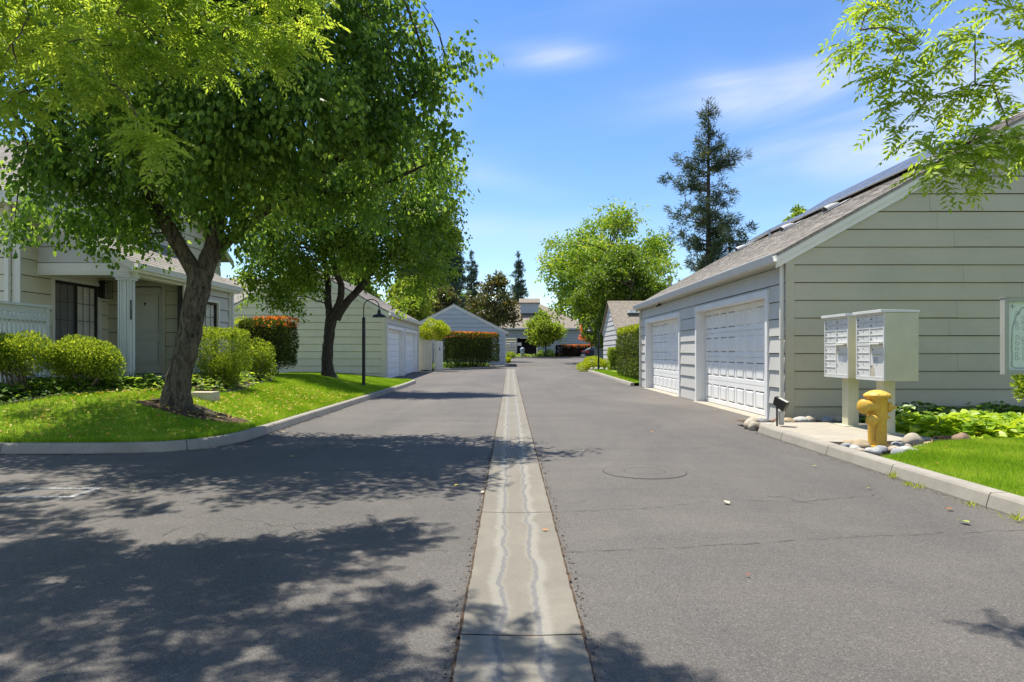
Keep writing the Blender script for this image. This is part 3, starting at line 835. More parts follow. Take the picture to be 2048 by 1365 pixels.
def near_on(path, X, Y):
    best = np.full(X.shape, 1e9); bx = np.zeros(X.shape); by = np.zeros(X.shape)
    for (x0, y0), (x1, y1) in zip(path[:-1], path[1:]):
        dx, dy = x1 - x0, y1 - y0; l2 = dx * dx + dy * dy
        if l2 < 1e-9: continue
        t = np.clip(((X - x0) * dx + (Y - y0) * dy) / l2, 0, 1); px, py = x0 + t * dx, y0 + t * dy
        d = np.hypot(X - px, Y - py); m = d < best; best[m] = d[m]; bx[m] = px[m]; by[m] = py[m]
    return best, bx, by
def patch(name, poly, hfun, mat, step=.1, kind='structure', dz=0.):
    xs = [p[0] for p in poly]; ys = [p[1] for p in poly]
    gx = np.arange(min(xs) - step, max(xs) + step * 2, step); gy = np.arange(min(ys) - step, max(ys) + step * 2, step)
    X, Y = np.meshgrid(gx, gy); ins = pip(poly, X, Y); cl = list(poly) + [poly[0]]
    d, bx, by = near_on(cl, X, Y); X2 = np.where(ins, X, bx); Y2 = np.where(ins, Y, by)
    ok = ins | (d < step * 1.45)
    V = np.stack([X2, Y2, hfun(X2, Y2) + dz], -1).reshape(-1, 3); nx = len(gx)
    c = ins[:-1, :-1].astype(int) + ins[1:, :-1] + ins[:-1, 1:] + ins[1:, 1:]
    okc = (c >= 1) & ok[:-1, :-1] & ok[1:, :-1] & ok[:-1, 1:] & ok[1:, 1:]
    iy, ix = np.nonzero(okc); a = iy * nx + ix
    Fc = np.stack([a, a + 1, a + 1 + nx, a + nx], 1)
    used = np.unique(Fc); mp = np.zeros(len(V), int); mp[used] = np.arange(len(used))
    return solo(name, mk_mesh(name, V[used], mp[Fc], mat, None, True), kind=kind)
def scatter_in(poly, n, r=rng, avoid=()):
    xs = [p[0] for p in poly]; ys = [p[1] for p in poly]; out = []
    got = 0
    while got < n:
        X = r.uniform(min(xs), max(xs), n * 2); Y = r.uniform(min(ys), max(ys), n * 2); m = pip(poly, X, Y)
        for (ax, ay, ar) in avoid: m &= np.hypot(X - ax, Y - ay) > ar * (.8 + .4 * r.random(len(X)))
        q = np.stack([X[m], Y[m]], 1); out.append(q); got += len(q)
    return np.concatenate(out)[:n]
def grass(name, poly, hfun, density, L=.05, w=.004, near=None, avoid=(), r=rng, cap=400000):
    xs = [p[0] for p in poly]; ys = [p[1] for p in poly]
    A = 0
    for i in range(len(poly)): x0, y0 = poly[i]; x1, y1 = poly[(i + 1) % len(poly)]; A += x0 * y1 - x1 * y0
    n = int(min(cap, abs(A) / 2 * density)); q = scatter_in(poly, n, r, avoid)
    dist = np.hypot(q[:, 0], q[:, 1]); z = hfun(q[:, 0], q[:, 1])
    ws = w * np.clip(dist / 7, 1, 4)
    P_ = np.stack([q[:, 0], q[:, 1], z - .006], 1)
    D = unit(np.stack([r.normal(size=n) * .38, r.normal(size=n) * .38, np.ones(n)], 1)); N = unit(r.normal(size=(n, 3)) * [1, 1, .2])
    tone = np.clip(.45 + .10 * np.sin(q[:, 0] * 9.1 + 2 * np.sin(q[:, 1] * 5.3)) + .16 * (np.sin(q[:, 0] * 1.7 + 1.) * np.sin(q[:, 1] * 1.3) + np.sin(q[:, 0] * 4.1 + q[:, 1] * 3.)) + .30 * r.normal(size=n), 0, 1)
    V, Fc, At = leaves(P_, D, N, L * (.5 + .8 * r.random(n)), ws, 'blade', tone)
    return solo(name, mk_mesh(name, V, Fc, L_GRASS, At), kind='stuff')
def groundcover(name, label, poly, hfun, n, leafm, L, Wd, height=.16, r=rng, kind='stuff', tone=None):
    q = scatter_in(poly, n, r); z = hfun(q[:, 0], q[:, 1])
    cl = .5 + .5 * np.sin(q[:, 0] * 5.3 + 1) * np.sin(q[:, 1] * 4.7 + 2) 
    d, _, _ = near_on(list(poly) + [poly[0]], q[:, 0], q[:, 1]); edge = np.clip(d / .25, .25, 1)
    h = (r.random(n) ** .6) * height * (.65 + .5 * cl) * edge
    P_ = np.stack([q[:, 0], q[:, 1], z + h], 1)
    az = r.random(n) * 2 * np.pi; D = np.stack([np.cos(az), np.sin(az), -.25 + .5 * r.random(n) * (h / height)], 1)
    N = unit(np.stack([r.normal(size=n) * .4, r.normal(size=n) * .4, np.ones(n)], 1))
    V, Fc, A = leaves(P_, D, N, L * (.6 + .7 * r.random(n)), Wd * (.7 + .5 * r.random(n)), 'ovate', None, .12)
    o = solo(name, mk_mesh(name, V, Fc, leafm, A), label, kind=kind)
    return o
def rock(me_seed, size, mat):
    bm = bmesh.new(); bmesh.ops.create_icosphere(bm, subdivisions=3, radius=1)
    from mathutils import noise as nz
    for v in bm.verts:
        d = 1 + .22 * nz.noise(v.co * 1.1 + Vector((me_seed * 3.7, 0, 0))) + .05 * nz.noise(v.co * 3 + Vector((0, me_seed, 0)))
        v.co = Vector((v.co.x * size[0], v.co.y * size[1], v.co.z * size[2])) * d
    me = bpy.data.meshes.new('river_rock'); bm.to_mesh(me); bm.free(); me.materials.append(mat)
    me.polygons.foreach_set('use_smooth', [True] * len(me.polygons)); return me
# ============================================================ THE SETTING
def S01(t): t = np.clip(t, 0, 1); return t * t * (3 - 2 * t)
# ground to the horizon and the drive
def sheet(name, x0, x1, ys, dz, mat):
    mb = MB()
    for a, b in zip(ys[:-1], ys[1:]): mb.poly([(x0, a, g(a) + dz), (x1, a, g(a) + dz), (x1, b, g(b) + dz), (x0, b, g(b) + dz)])
    return solo(name, mb.mesh(name, mat), kind='structure')
sheet('ground', -900, 900, [-300, 0, 26, 60, 120, 125, 1500], -.03, GROUND)
sheet('road', -60, 60, [-30, 0, 26, 40, 60, 90, 118], 0, ASPH)
# concrete valley gutter, in slabs with open joints
mb = MB(); cuts = [-2.0, .72, 3.24, 5.72] + [5.72 + 2.55 * k for k in range(1, 17)]
for a, b in zip(cuts[:-1], cuts[1:]):
    a2, b2 = a + .006, b - .006; n = 6
    for k in range(n):
        p, q = a2 + (b2 - a2) * k / n, a2 + (b2 - a2) * (k + 1) / n
        for u0, u1, z0, z1 in ((-.29, -.09, .012, .006), (-.09, .09, .006, .006), (.09, .29, .006, .012)):
            mb.poly([(.055 + u0, p, g(p) + z0), (.055 + u1, p, g(p) + z1), (.055 + u1, q, g(q) + z1), (.055 + u0, q, g(q) + z0)])
solo('gutter_strip', mb.mesh('gutter_strip', CONCG), kind='structure')
mb = MB()   # dark seam and grit along both edges of the strip
rr = random.Random(5)
for s in (-1, 1):
    y = -1.0
    while y < 40:
        dy = rr.uniform(.05, .16); w = rr.uniform(.003, .010); xx = .055 + s * (.293 + rr.uniform(-.002, .005))
        mb.poly([(xx - w, y, g(y) + .0135), (xx + w, y, g(y) + .0135), (xx + rr.uniform(.6, 1) * w, y + dy, g(y + dy) + .0135), (xx - rr.uniform(.6, 1) * w, y + dy, g(y + dy) + .0135)]); y += dy * rr.uniform(.8, 1.3)
for j in cuts[1:-1]: mb.box((-.235, j - .009, g(j) + .002), (.345, j + .009, g(j) + .0045))
solo('gutter_seam', mb.mesh('gutter_seam', SOIL), kind='structure')
# long wandering cracks
mb = MB()
def crack(pts, w=.005, wob=.035, seed=1):
    r_ = random.Random(seed); q = []
    for a, b in zip(pts[:-1], pts[1:]):
        n = max(2, int(math.dist(a, b) / .07))
        for k in range(n): q.append((a[0] + (b[0] - a[0]) * k / n + r_.uniform(-1, 1) * wob * .6, a[1] + (b[1] - a[1]) * k / n + r_.uniform(-1, 1) * wob))
    for a, b in zip(q[:-1], q[1:]):
        ww = w * r_.uniform(.1, .85); mb.poly([(a[0], a[1] - ww, g(a[1]) + .004), (b[0], b[1] - ww, g(b[1]) + .004), (b[0], b[1] + ww, g(b[1]) + .004), (a[0], a[1] + ww, g(a[1]) + .004)])
crack([(.36, 5.75), (1.2, 5.9), (1.9, 6.2), (2.6, 6.15), (3.6, 6.5)], .005, .03, 2)
crack([(.36, 4.6), (1.4, 4.75), (2.6, 5.0), (4.1, 5.2)], .0045, .02, 3)
crack([(-2.2, 5.55), (-1.7, 5.25), (-1.3, 5.0)], .004, .05, 4); crack([(-1.7, 5.35), (-1.1, 5.3), (-.9, 5.2)], .004, .04, 5)
crack([(-.26, 4.62), (-1.2, 4.66), (-2.0, 4.6)], .003, .02, 6)
crack([(-5.5, 6.1), (-4.4, 5.95), (-3.4, 6.0)], .004, .03, 7)
crack([(.36, 9.3), (1.2, 9.6), (2.4, 9.4), (3.5, 10.2)], .006, .05, 8); crack([(2.2, 12), (3.4, 15), (4.6, 17)], .006, .05, 9)
solo('road_cracks', mb.mesh('road_cracks', simple('crack_dark', (.028, .028, .028), .95)), kind='structure')
# worn parking stall mark
mb = MB()
mb.box((-14, 6.72, .001), (-4.05, 6.79, .005)); mb.box((-14, 6.32, .001), (-4.05, 6.39, .005)); mb.box((-4.12, 6.391, .001), (-4.052, 6.719, .005))
solo('road_marking', mb.mesh('road_marking', PAINT), kind='structure')
# round paved-over cover
mb = MB(); cx, cy = 1.52, 7.72
mb.lathe([(.47, .002), (.466, .0065), (.459, .0065), (.455, .005), (.235, .005), (.232, .0065), (.228, .0065), (.222, .005), (.001, .005)], 56, Matrix.Translation((cx, cy, 0)))
mc_ = mb.mesh('manhole_cover', ASPH); mc_.materials.append(simple('seal_ring', (.062, .059, .054), .9))
for p_ in mc_.polygons:
    r_ = math.hypot(p_.center.x - cx, p_.center.y - cy)
    if .457 < r_ < .468 or .2225 < r_ < .2345: p_.material_index = 1
solo('manhole_cover', mc_, 'round manhole cover paved over with asphalt in the right half of the drive', 'manhole cover')

# ---- kerbs
KL = [(-5.4, 29.9), (-4.5, 29.75), (-4.12, 29.5), (-4.0, 29.1), (-4.0, 10.9), (-4.02, 10.4), (-4.12, 9.95), (-4.33, 9.5), (-4.66, 9.24), (-5.1, 9.12), (-5.6, 9.08), (-6.6, 9.06), (-16, 9.06)]
kerb(KL, -1, 2.3, name='kerb')
KR = [(4.10, -1), (4.12, 11.0), (4.14, 11.35), (4.22, 11.62)]
kerb(KR, -1, 1.38, .14, .2, .55, name='kerb')
KF = [(4.75, 27.0), (4.72, 45.0), (4.9, 46.0), (5.5, 46.8), (6.6, 47.2), (9, 47.3)]
kerb(KF, -1, 2.4)
KM = [(-4.6, 43.9), (-4.1, 44.4), (-3.2, 45.2), (-2.2, 46.4), (-1.2, 48.4), (-.25, 51.3), (-.1, 52.5)]
kerb(KM, 1, 2.4)
KB = [(-1.5, 86.5), (2, 86.2), (6, 86.2), (10, 86.6), (14, 87.5)]
kerb(KB, 1, 3.0, .15, .3)

def offset(path, d):
    q = resample(path, .3); o = []
    for i in range(len(q)):
        t = (q[min(i + 1, len(q) - 1)] - q[max(i - 1, 0)]).normalized(); o.append((q[i].x - t.y * d, q[i].y + t.x * d))
    return o
KLa = [(p[0], p[1]) for p in KL]
def HL(X, Y):
    X = np.asarray(X, float); Y = np.asarray(Y, float); d, _, _ = near_on(KLa, X, Y)
    rise = .50 * (1 - .50 * S01((Y - 20) / 10)); gg = G(Y)
    return .125 + gg * .9 + rise * S01(d / 3.2)
def hl(x, y): return float(HL(np.array([x]), np.array([y]))[0])
lawnL = offset(KLa, -.15) + [(-16, 9.3), (-16, 30.9), (-5.72, 30.9), (-5.6, 30.2)]
patch('lawn_left', lawnL, HL, TURF, .12)
bedA = [(-13, 10.9), (-9.0, 10.85), (-8.3, 11.1), (-7.95, 11.45), (-7.75, 11.75), (-7.5, 12.0), (-7.2, 12.45), (-6.75, 13.2), (-6.75, 13.75), (-9.7, 13.8), (-13, 13.8)]
bedB = [(-7.78, 14.6), (-6.45, 14.0), (-6.05, 14.6), (-6.15, 15.8), (-6.35, 17), (-6.5, 18.4), (-6.75, 19.6), (-7.8, 21.2), (-8.6, 24), (-10, 28), (-13, 28), (-13, 20), (-7.78, 19.4)]
bedP = [(-7.55, 13.85), (-6.9, 13.9), (-6.6, 14.05), (-7.5, 14.55)]
for nm, bp in (('planting_bed', bedA), ('planting_bed', bedB)): patch(nm, bp, HL, SOIL, .12, dz=.012)
def circ(x, y, rx, ry, n=18, rot=0, wob=.1):
    r_ = random.Random(int(abs(x * 10))); return [(x + rx * math.cos(2 * math.pi * k / n) * (1 + wob * r_.uniform(-1, 1)), y + ry * math.sin(2 * math.pi * k / n) * (1 + wob * r_.uniform(-1, 1))) for k in range(n)]
T1 = (-5.7, 11.65); T2 = (-6.35, 24.0)
patch('tree_well', circ(-5.35, 11.55, .95, .45), HL, SOIL, .08, dz=.014)
# right lawn
def HR(X, Y):
    X = np.asarray(X, float); return .125 + .06 * S01((X - 4.3) / 1.2)
lawnR = [(4.29, -1), (4.29, 7.95), (4.62, 8.1), (5.0, 8.45), (5.5, 8.78), (6.3, 9.05), (7.5, 9.2), (11, 9.3), (11, -1)]
patch('lawn_right', lawnR, HR, TURF, .12)
patch('planting_bed', [(4.20, 7.6), (4.2, 12.75), (11, 12.75), (11, 8.5), (6, 8.2)], lambda X, Y: np.full(np.shape(X), .085), SOIL, .25)
def slab(name, poly, z0, z1, mat, M=None):
    mb = MB(); mb.prism(poly, 'z', z0, z1); return mb.mesh(name, mat)
solo('concrete_pad', slab('concrete_pad', [(4.305, 11.9), (4.305, 9.35), (4.6, 9.3), (5.3, 9.42), (6.0, 9.55), (6.1, 11.9)], .02, .128, CONC), kind='structure')
# far right lawn
def HF(X, Y): return .125 + G(Y) + .06 * S01((np.asarray(X, float) - 4.9) / 1.5)
lawnF = [(4.90, 27.1), (4.88, 41.3), (6.0, 41.0), (12, 41), (12, 27.1)]
patch('lawn_far', lawnF, HF, TURF, .25)
patch('planting_bed', [(4.9, 41.3), (4.9, 45), (5.4, 46.4), (7, 46.9), (12, 46.9), (12, 41)], HF, SOIL, .25)
patch('planting_bed', [(-5.4, 43.2), (-4.3, 44.5), (-3.3, 45.4), (-2.4, 46.5), (-1.4, 48.5), (-.5, 51.3), (-.5, 51.9), (-8.5, 51.9), (-8.5, 43.2)], lambda X, Y: .12 + G(Y), SOIL, .25)
patch('planting_bed', [(-4, 86.9), (14, 87.2), (14, 93.9), (-4, 93.9)], lambda X, Y: .14 + G(Y), SOIL, .5)

# ============================================================ BUILDINGS
def RP(x):  # nothing
    return x
GR = garage_building('garage', 'sage and grey lap-sided double garage at right, in the foreground behind the mailboxes', None, 0.0, (5.15, 12.7), None, 14.0, 10.7, 1, 3.27, .555,
    [(.97, 5.03, 2.46), (7.99, 4.97, 2.44)], (SID_C, SID_R, TRIM), downs=(0, 1))
# things mounted on it
rA = frame((5.15 - .22, 12.7 + 14.0 + .10, 3.27 - .555 * .22 + .03), (0, -1, 0), (1, 0, .555))
k_ = 14.0 + 12.7 + .10
PANEL = Mt('solar_cells', .35, .4)
_b = PANEL.n('ShaderNodeTexBrick'); _b.offset = 0; _b.inputs['Scale'].default_value = 1; _b.inputs['Brick Width'].default_value = .158; _b.inputs['Row Height'].default_value = .158; _b.inputs['Mortar Size'].default_value = .004
_b.inputs['Color1'].default_value = (.03, .045, .08, 1); _b.inputs['Color2'].default_value = (.035, .05, .09, 1); _b.inputs['Mortar'].default_value = (.25, .27, .30, 1)
PANEL.l(PANEL.coord(), _b.inputs['Vector']); PANEL.col(_b.outputs['Color']); PANEL = PANEL.m
ALU = simple('aluminium', (.55, .56, .58), .35, .5, .7)
def solar(yn, lx, z, tilt, wd=1.65, ht=1.0):
    """yn: world y of the near edge, lx: slope distance from the eave"""
    M = rA @ Matrix.Translation((k_ - yn - wd, lx, z)) @ Matrix.Rotation(tilt, 4, 'X')
    t = part('solar_panel', MB().box((.025, .025, .026), (wd - .025, ht - .025, .036)).mesh('solar_panel', PANEL), GR, M)
    m2 = MB(); m2.box((0, 0, 0), (wd, .025, .04)); m2.box((0, ht - .025, 0), (wd, ht, .04)); m2.box((0, .025, 0), (.025, ht - .025, .04)); m2.box((wd - .025, .025, 0), (wd, ht - .025, .04)); m2.box((.025, .025, .004), (wd - .025, ht - .025, .024))
    part('panel_frame', m2.mesh('panel_frame', ALU), t, M)
for k in range(7): solar(13.25 + 1.67 * k, 4.30, .09, 0.0)
for k in range(4): solar(15.4 + 1.67 * k, 5.33, .10, R(1.5))
VENTM = simple('vent_metal', (.36, .36, .35), .6, .3, .2)
def hood(yc, lx):
    M = rA @ Matrix.Translation((k_ - yc, lx, .01)); mb = MB(); n = 10
    for i in range(n):
        for j in range(6):
            def p(i, j):
                a = math.pi * i / n; t = j / 6; r_ = .15 * math.cos(t * math.pi / 2) ** .55
                return (r_ * math.cos(a), t * .45, .02 + r_ * .85 * math.sin(a))
            mb.poly([p(i, j), p(i + 1, j), p(i + 1, j + 1), p(i, j + 1)])
    mb.box((-.22, -.06, .012), (.22, .62, .02)); part('roof_vent', mb.mesh('roof_vent', VENTM, True), GR, M)
    m2 = MB(); m2.poly([(.135 * math.cos(math.pi * i / n), .02, .02 + .11 * math.sin(math.pi * i / n)) for i in range(n + 1)]); part('vent_opening', m2.mesh('vent_opening', DARKBACK), GR, M)
for yy in (13.35, 17.35, 20.1, 24.1): hood(yy, 3.55)
def flue(x, y, z0, z1, r=.05, cap=True):
    mb = MB(); mb.tube([(x, y, z0), (x, y, z1 - .12)], r, 12)
    if cap: mb.lathe([(r * 1.0, 0), (r * 1.9, .10), (r * 1.9, .14)], 14, Matrix.Translation((x, y, z1 - .14)))
    part('flue_pipe', mb.mesh('flue_pipe', STEEL), GR)
flue(11.0, 20.0, 5.8, 6.58, .10); flue(9.2, 13.9, 5.6, 6.05, .035, False); flue(8.1, 25.4, 4.8, 5.32, .03, False); flue(8.1, 21.3, 4.8, 5.3, .03, False)
sc = MB(); sc.box((4.985, 25.83, 1.42), (5.02, 25.90, 1.60)); part('keypad', sc.mesh('keypad', simple('keypad_plastic', (.45, .42, .33), .5)), GR)
sc = MB(); sc.box((5.02, 23.05, 2.93), (5.10, 23.13, 3.0)); sc.tube([(5.05, 23.09, 2.96), (4.95, 23.05, 2.90)], .03, 8); part('eave_camera', sc.mesh('eave_camera', BLACKM), GR)

garage_building('garage', 'cream lap-sided garage at left behind the second tree, two white doors facing the drive', None, 0.06, (-5.7, 31.0), None, 11.2, 7.2, -1, 3.22, .555,
    [(.75, 4.6, 2.42), (6.1, 4.45, 2.42)], (SID_C, SID_W, TRIM), downs=(0, 1))
garage_building('garage', 'blue-grey gabled garage standing beyond the red-topped hedge at the bend', None, .26, (-.42, 52.0), None, 8.0, 7.7, -1, 2.80, .51, [], (SID_G, SID_G, TRIMG), downs=(0,))

def house_x(name, label, x0, y0, W_, D_, base, He, slope, mats, chimney=None, vent=None, roofm=ROOFT, cat='house'):
    """gable house whose ridge runs along x; near-left corner at (x0, y0)"""
    th = thing(name, label, cat, (x0, y0, base)); wl, trim = mats
    lo, hi = gable_fns(D_, He, slope); Hr = He + slope * D_ / 2
    for Fr, w, h, l_, h_ in ((frame((x0, y0, base), (1, 0, 0), (0, 0, 1)), W_, He, None, None), (frame((x0 + W_, y0 + D_, base), (-1, 0, 0), (0, 0, 1)), W_, He, None, None),
                             (frame((x0, y0 + D_, base), (0, -1, 0), (0, 0, 1)), D_, Hr - .02, lo, hi), (frame((x0 + W_, y0, base), (0, 1, 0), (0, 0, 1)), D_, Hr - .02, lo, hi)):
        part('wall', siding(w, h, l_, h_, gap=.022).mesh('wall', wl), th, Fr)
    bk = MB(); bk.prism([(y0 + .01, 0), (y0 + D_ - .01, 0), (y0 + D_ - .01, He), (y0 + D_ / 2, Hr - .02), (y0 + .01, He)], 'x', x0 + .01, x0 + W_ - .01, Matrix.Translation((0, 0, base))); part('wall_backing', bk.mesh('wall_backing', DARKBACK), th)
    sl = math.sqrt(1 + slope ** 2); ov = .3
    part('roof', roof_plane(W_ + .4, (D_ / 2 + ov) * sl, jag=(y0 < 60)).mesh('roof', roofm), th, frame((x0 - .2, y0 - ov, base + He - slope * ov + .03), (1, 0, 0), (0, 1, slope)))
    part('roof', roof_plane(W_ + .4, (D_ / 2 + ov) * sl, jag=False).mesh('roof', roofm), th, frame((x0 + W_ + .2, y0 + D_ + ov, base + He - slope * ov + .03), (-1, 0, 0), (0, -1, slope)))
    rk = MB()
    for xx, a, b in ((x0, -.19, -.03), (x0 + W_, .03, .19)):
        for s in (0, 1):
            pts = [(y0 - ov, He - slope * ov), (y0 + D_ / 2, Hr), (y0 + D_ / 2, Hr - .18), (y0 - ov, He - slope * ov - .18)]
            if s: pts = [(2 * y0 + D_ - p[0], p[1]) for p in pts]
            rk.prism(pts, 'x', xx + a * .2, xx + b * .2 + .01, Matrix.Translation((0, 0, base)))
    rk.box((x0 - .2, y0 - ov - .03, base + He - slope * ov - .16), (x0 + W_ + .2, y0 - ov, base + He - slope * ov + .02))
    rk.box((x0 - .2, y0 - ov, base + He - slope * ov - .03), (x0 + W_ + .2, y0 - .02, base + He - slope * ov - .015))
    rk.box((x0 + .001, y0 - .04, base), (x0 + .14, y0 - .001, base + He - .1))
    part('trim', rk.mesh('trim', trim), th)
    rc = MB(); rc.prism([(-.15, -.09), (0, -.002), (.15, -.09), (.15, -.08), (0, .02), (-.15, -.08)], 'x', x0 - .2, x0 + W_ + .2, Matrix.Translation((0, y0 + D_ / 2, base + Hr + .04))); part('ridge_cap', rc.mesh('ridge_cap', roofm), th)
    if chimney:
        cx_, cy_, z0, z1 = chimney; cm = MB(); cm.box((cx_ - .45, cy_ - .35, z0), (cx_ + .45, cy_ + .35, z1)); cm.box((cx_ - .52, cy_ - .42, z1), (cx_ + .52, cy_ + .42, z1 + .12)); cm.tube([(cx_, cy_, z1 + .1), (cx_, cy_, z1 + .55)], .16, 10); cm.lathe([(.30, 0), (.30, .12), (.18, .22), (.3, .32), (.05, .40)], 12, Matrix.Translation((cx_, cy_, z1 + .5)))
        part('chimney', cm.mesh('chimney', SID_G), th)
    if vent:
        vm = MB(); vx, vy, vz = vent; vm.box((vx - .3, vy - .1, vz), (vx + .3, vy + .35, vz + .16)); vm.box((vx - .42, vy - .18, vz - .02), (vx + .42, vy + .4, vz + .02)); part('roof_vent', vm.mesh('roof_vent', GUTTER), th)
    return th
house_x('house', 'small pale house with brown shingle roof, gable toward the drive, beyond the tall right hedge', 7.0, 44.4, 9, 6.7, .2, 2.78, .57, (SID_C, TRIM), vent=(8.3, 45.9, 4.0))
house_x('house', 'house mostly hidden behind the near right garage, only its chimney showing over the roof', 10.5, 58, 10, 8, .32, 3.6, .5, (SID_G, TRIMG), chimney=(14.3, 61, 5.5, 7.25))
house_x('house', 'pale house whose shingle roof shows between the porch house and the cream garage', -20.5, 36, 7.2, 6.8, .3, 3.75, .45, (SID_W, TRIM), roofm=ROOF)

# ---- the porch house at left
HB = .45
H = thing('house', 'cream lap-sided house with covered porch behind the leaning tree at left', 'house', (-9.66, 13.45, HB))
F1 = frame((-18, 13.45, HB), (1, 0, 0), (0, 0, 1)); part('wall', siding(8.34, 4.15, z0=.12).mesh('wall', SID_W), H, F1)
lo, hi = gable_fns(9.3, 4.1, .5)
F2 = frame((-9.66, 13.45, HB), (0, 1, 0), (0, 0, 1))
part('wall', siding(9.3, 6.4, lo, hi, [(.98, .40, 2.55, 2.44)], z0=.12).mesh('wall', SID_W), H, F2)
F3 = frame((-9.66, 16.4, HB), (1, 0, 0), (0, 0, 1)); part('wall', siding(1.87, 2.66, openings=[(.42, .38, 1.34, 2.48)], z0=.38).mesh('wall', SID_R), H, F3)
F4 = frame((-7.79, 16.2, HB), (0, 1, 0), (0, 0, 1)); part('wall', siding(2.75, 2.75, openings=[(1.0, .45, 1.95, 2.2)], z0=.05).mesh('wall', SID_C), H, F4)
Z0 = 2.93
F5 = frame((-9.66, 13.95, Z0 + .24), (1, 0, 0), (0, 0, 1)); part('gable_wall', siding(1.87, 1.05, hi=lambda y: 1.87 - max(0, y / .56)).mesh('gable_wall', SID_C), H, F5)
bk = MB()
bk.box((-18, 13.46, HB), (-9.68, 13.6, HB + 4.1)); bk.prism([(13.62, HB), (14.4, HB), (14.4, HB + 4.3), (13.62, HB + 4.1)], 'x', -9.76, -9.67); bk.prism([(16.05, HB), (22.7, HB), (22.7, HB + 4.1), (18.1, HB + 6.3), (16.05, HB + 5.2)], 'x', -9.76, -9.67)
bk.box((-9.76, 14.4, 2.92), (-9.67, 16.05, HB + 4.6)); bk.box((-9.76, 14.4, HB), (-9.67, 16.05, .83))
bk.box((-9.66, 16.41, HB), (-9.26, 16.5, 3.1)); bk.box((-8.30, 16.41, HB), (-7.8, 16.5, 3.1)); bk.box((-9.26, 16.41, 2.95), (-8.30, 16.5, 3.1))
bk.box((-7.9, 16.21, HB), (-7.80, 17.2, 3.2)); bk.box((-7.9, 18.15, HB), (-7.80, 18.94, 3.2)); bk.box((-7.9, 17.2, HB), (-7.80, 18.15, .88)); bk.box((-7.9, 17.2, 2.66), (-7.80, 18.15, 3.2))
bk.box((-9.6, 18.8, HB), (-7.9, 18.94, 3.2)); bk.prism([(-9.66, Z0 + .24), (-7.80, Z0 + .24), (-9.66, Z0 + 1.28)], 'y', 13.96, 14.05)
part('wall_backing', bk.mesh('wall_backing', DARKBACK), H)
for a_, b_ in (((-9.78, 13.41, HB), (-9.63, 13.449, HB + 4.1)), ((-7.765, 18.83, HB), (-7.73, 18.95, 3.1)), ((-7.765, 16.19, HB), (-7.73, 16.34, 3.0))): part('corner_board', MB().box(a_, b_).mesh('corner_board', TRIM), H)
ds = MB(); ds.box((-9.88, 13.33, HB + .1), (-9.80, 13.40, HB + 4.05)); ds.box((-9.89, 13.32, 2.72), (-9.79, 13.415, 2.75)); part('downspout', ds.mesh('downspout', TRIM), H)
ds = MB(); ds.box((-7.73, 18.86, HB + .1), (-7.66, 18.93, 3.1)); part('downspout', ds.mesh('downspout', GUTTER), H)
part('roof', roof_plane(8.8, 5.62).mesh('roof', ROOF), H, frame((-18.2, 13.1, HB + 3.98), (1, 0, 0), (0, 1, .5)))
part('roof', roof_plane(8.8, 5.62, jag=False).mesh('roof', ROOF), H, frame((-9.4, 23.1, HB + 3.98), (-1, 0, 0), (0, -1, .5)))
part('roof', roof_plane(5.4, 2.36).mesh('roof', ROOF), H, frame((-7.57, 13.72, 3.17), (0, 1, 0), (-1, 0, .56)), label='lower shingle roof over the porch')
fs = MB(); fs.box((-18.2, 13.05, HB + 3.78), (-9.38, 13.09, HB + 4.0)); fs.box((-18.2, 13.10, HB + 3.80), (-9.4, 13.40, HB + 3.82))
for s in (0, 1):
    pts = [(13.06, HB + 3.98), (18.1, HB + 6.50), (18.1, HB + 6.30), (13.06, HB + 3.78)]
    if s: pts = [(36.2 - a, b) for a, b in pts]
    fs.prism(pts, 'x', -9.40, -9.36)
fs.box((-7.60, 13.72, 2.98), (-7.57, 19.1, 3.16)); fs.box((-7.73, 13.74, 2.98), (-7.60, 19.08, 3.0))
fs.prism([(-7.57, 3.17), (-9.62, 3.17 + 2.05 * .56), (-9.62, 3.0 + 2.05 * .56), (-7.57, 3.0)], 'y', 13.70, 13.735)
fs.prism([(-7.60, 3.01), (-9.62, 3.0 + 2.02 * .56), (-9.62, 2.9 + 2.02 * .56), (-7.60, 2.91)], 'y', 13.88, 13.925)
part('fascia', fs.mesh('fascia', TRIM), H)
gt = MB(); gt.prism([(-7.568, 3.03), (-7.50, 3.03), (-7.46, 3.15), (-7.475, 3.15), (-7.51, 3.045), (-7.568, 3.045)], 'y', 13.75, 19.1); part('gutter', gt.mesh('gutter', GUTTER), H)
bm_ = MB(); bm_.box((-9.64, 13.91, Z0), (-7.76, 14.16, Z0 + .24)); bm_.box((-7.99, 14.161, Z0), (-7.76, 16.19, Z0 + .22)); bm_.box((-9.64, 13.895, Z0 + .05), (-7.755, 13.909, Z0 + .06))
bm_.box((-9.64, 14.17, 3.09), (-8.0, 16.39, 3.13)); part('porch_beam', bm_.mesh('porch_beam', TRIM), H)
pc = MB(); pc.box((-8.0, 13.94, .83), (-7.79, 14.16, Z0 - .03)); 
for x in (-8.005, -7.955, -7.86, -7.81): pc.box((x, 13.925, .83), (x + .028, 13.939, Z0 - .08))
pc.box((-7.789, 13.95, .83), (-7.775, 14.03, Z0 - .08)); pc.box((-7.789, 14.06, .83), (-7.772, 14.15, Z0 - .08))
pc.box((-8.04, 13.90, Z0 - .10), (-7.745, 14.20, Z0 - .002)); pc.box((-8.07, 13.87, Z0 - .05), (-7.715, 14.23, Z0 - .003)); part('porch_post', pc.mesh('porch_post', TRIMG), H)
pl = MB(); pl.box((-7.774, 13.968, 2.02), (-7.765, 14.018, 2.42)); pq = part('number_plaque', pl.mesh('number_plaque', BLACKM), H)
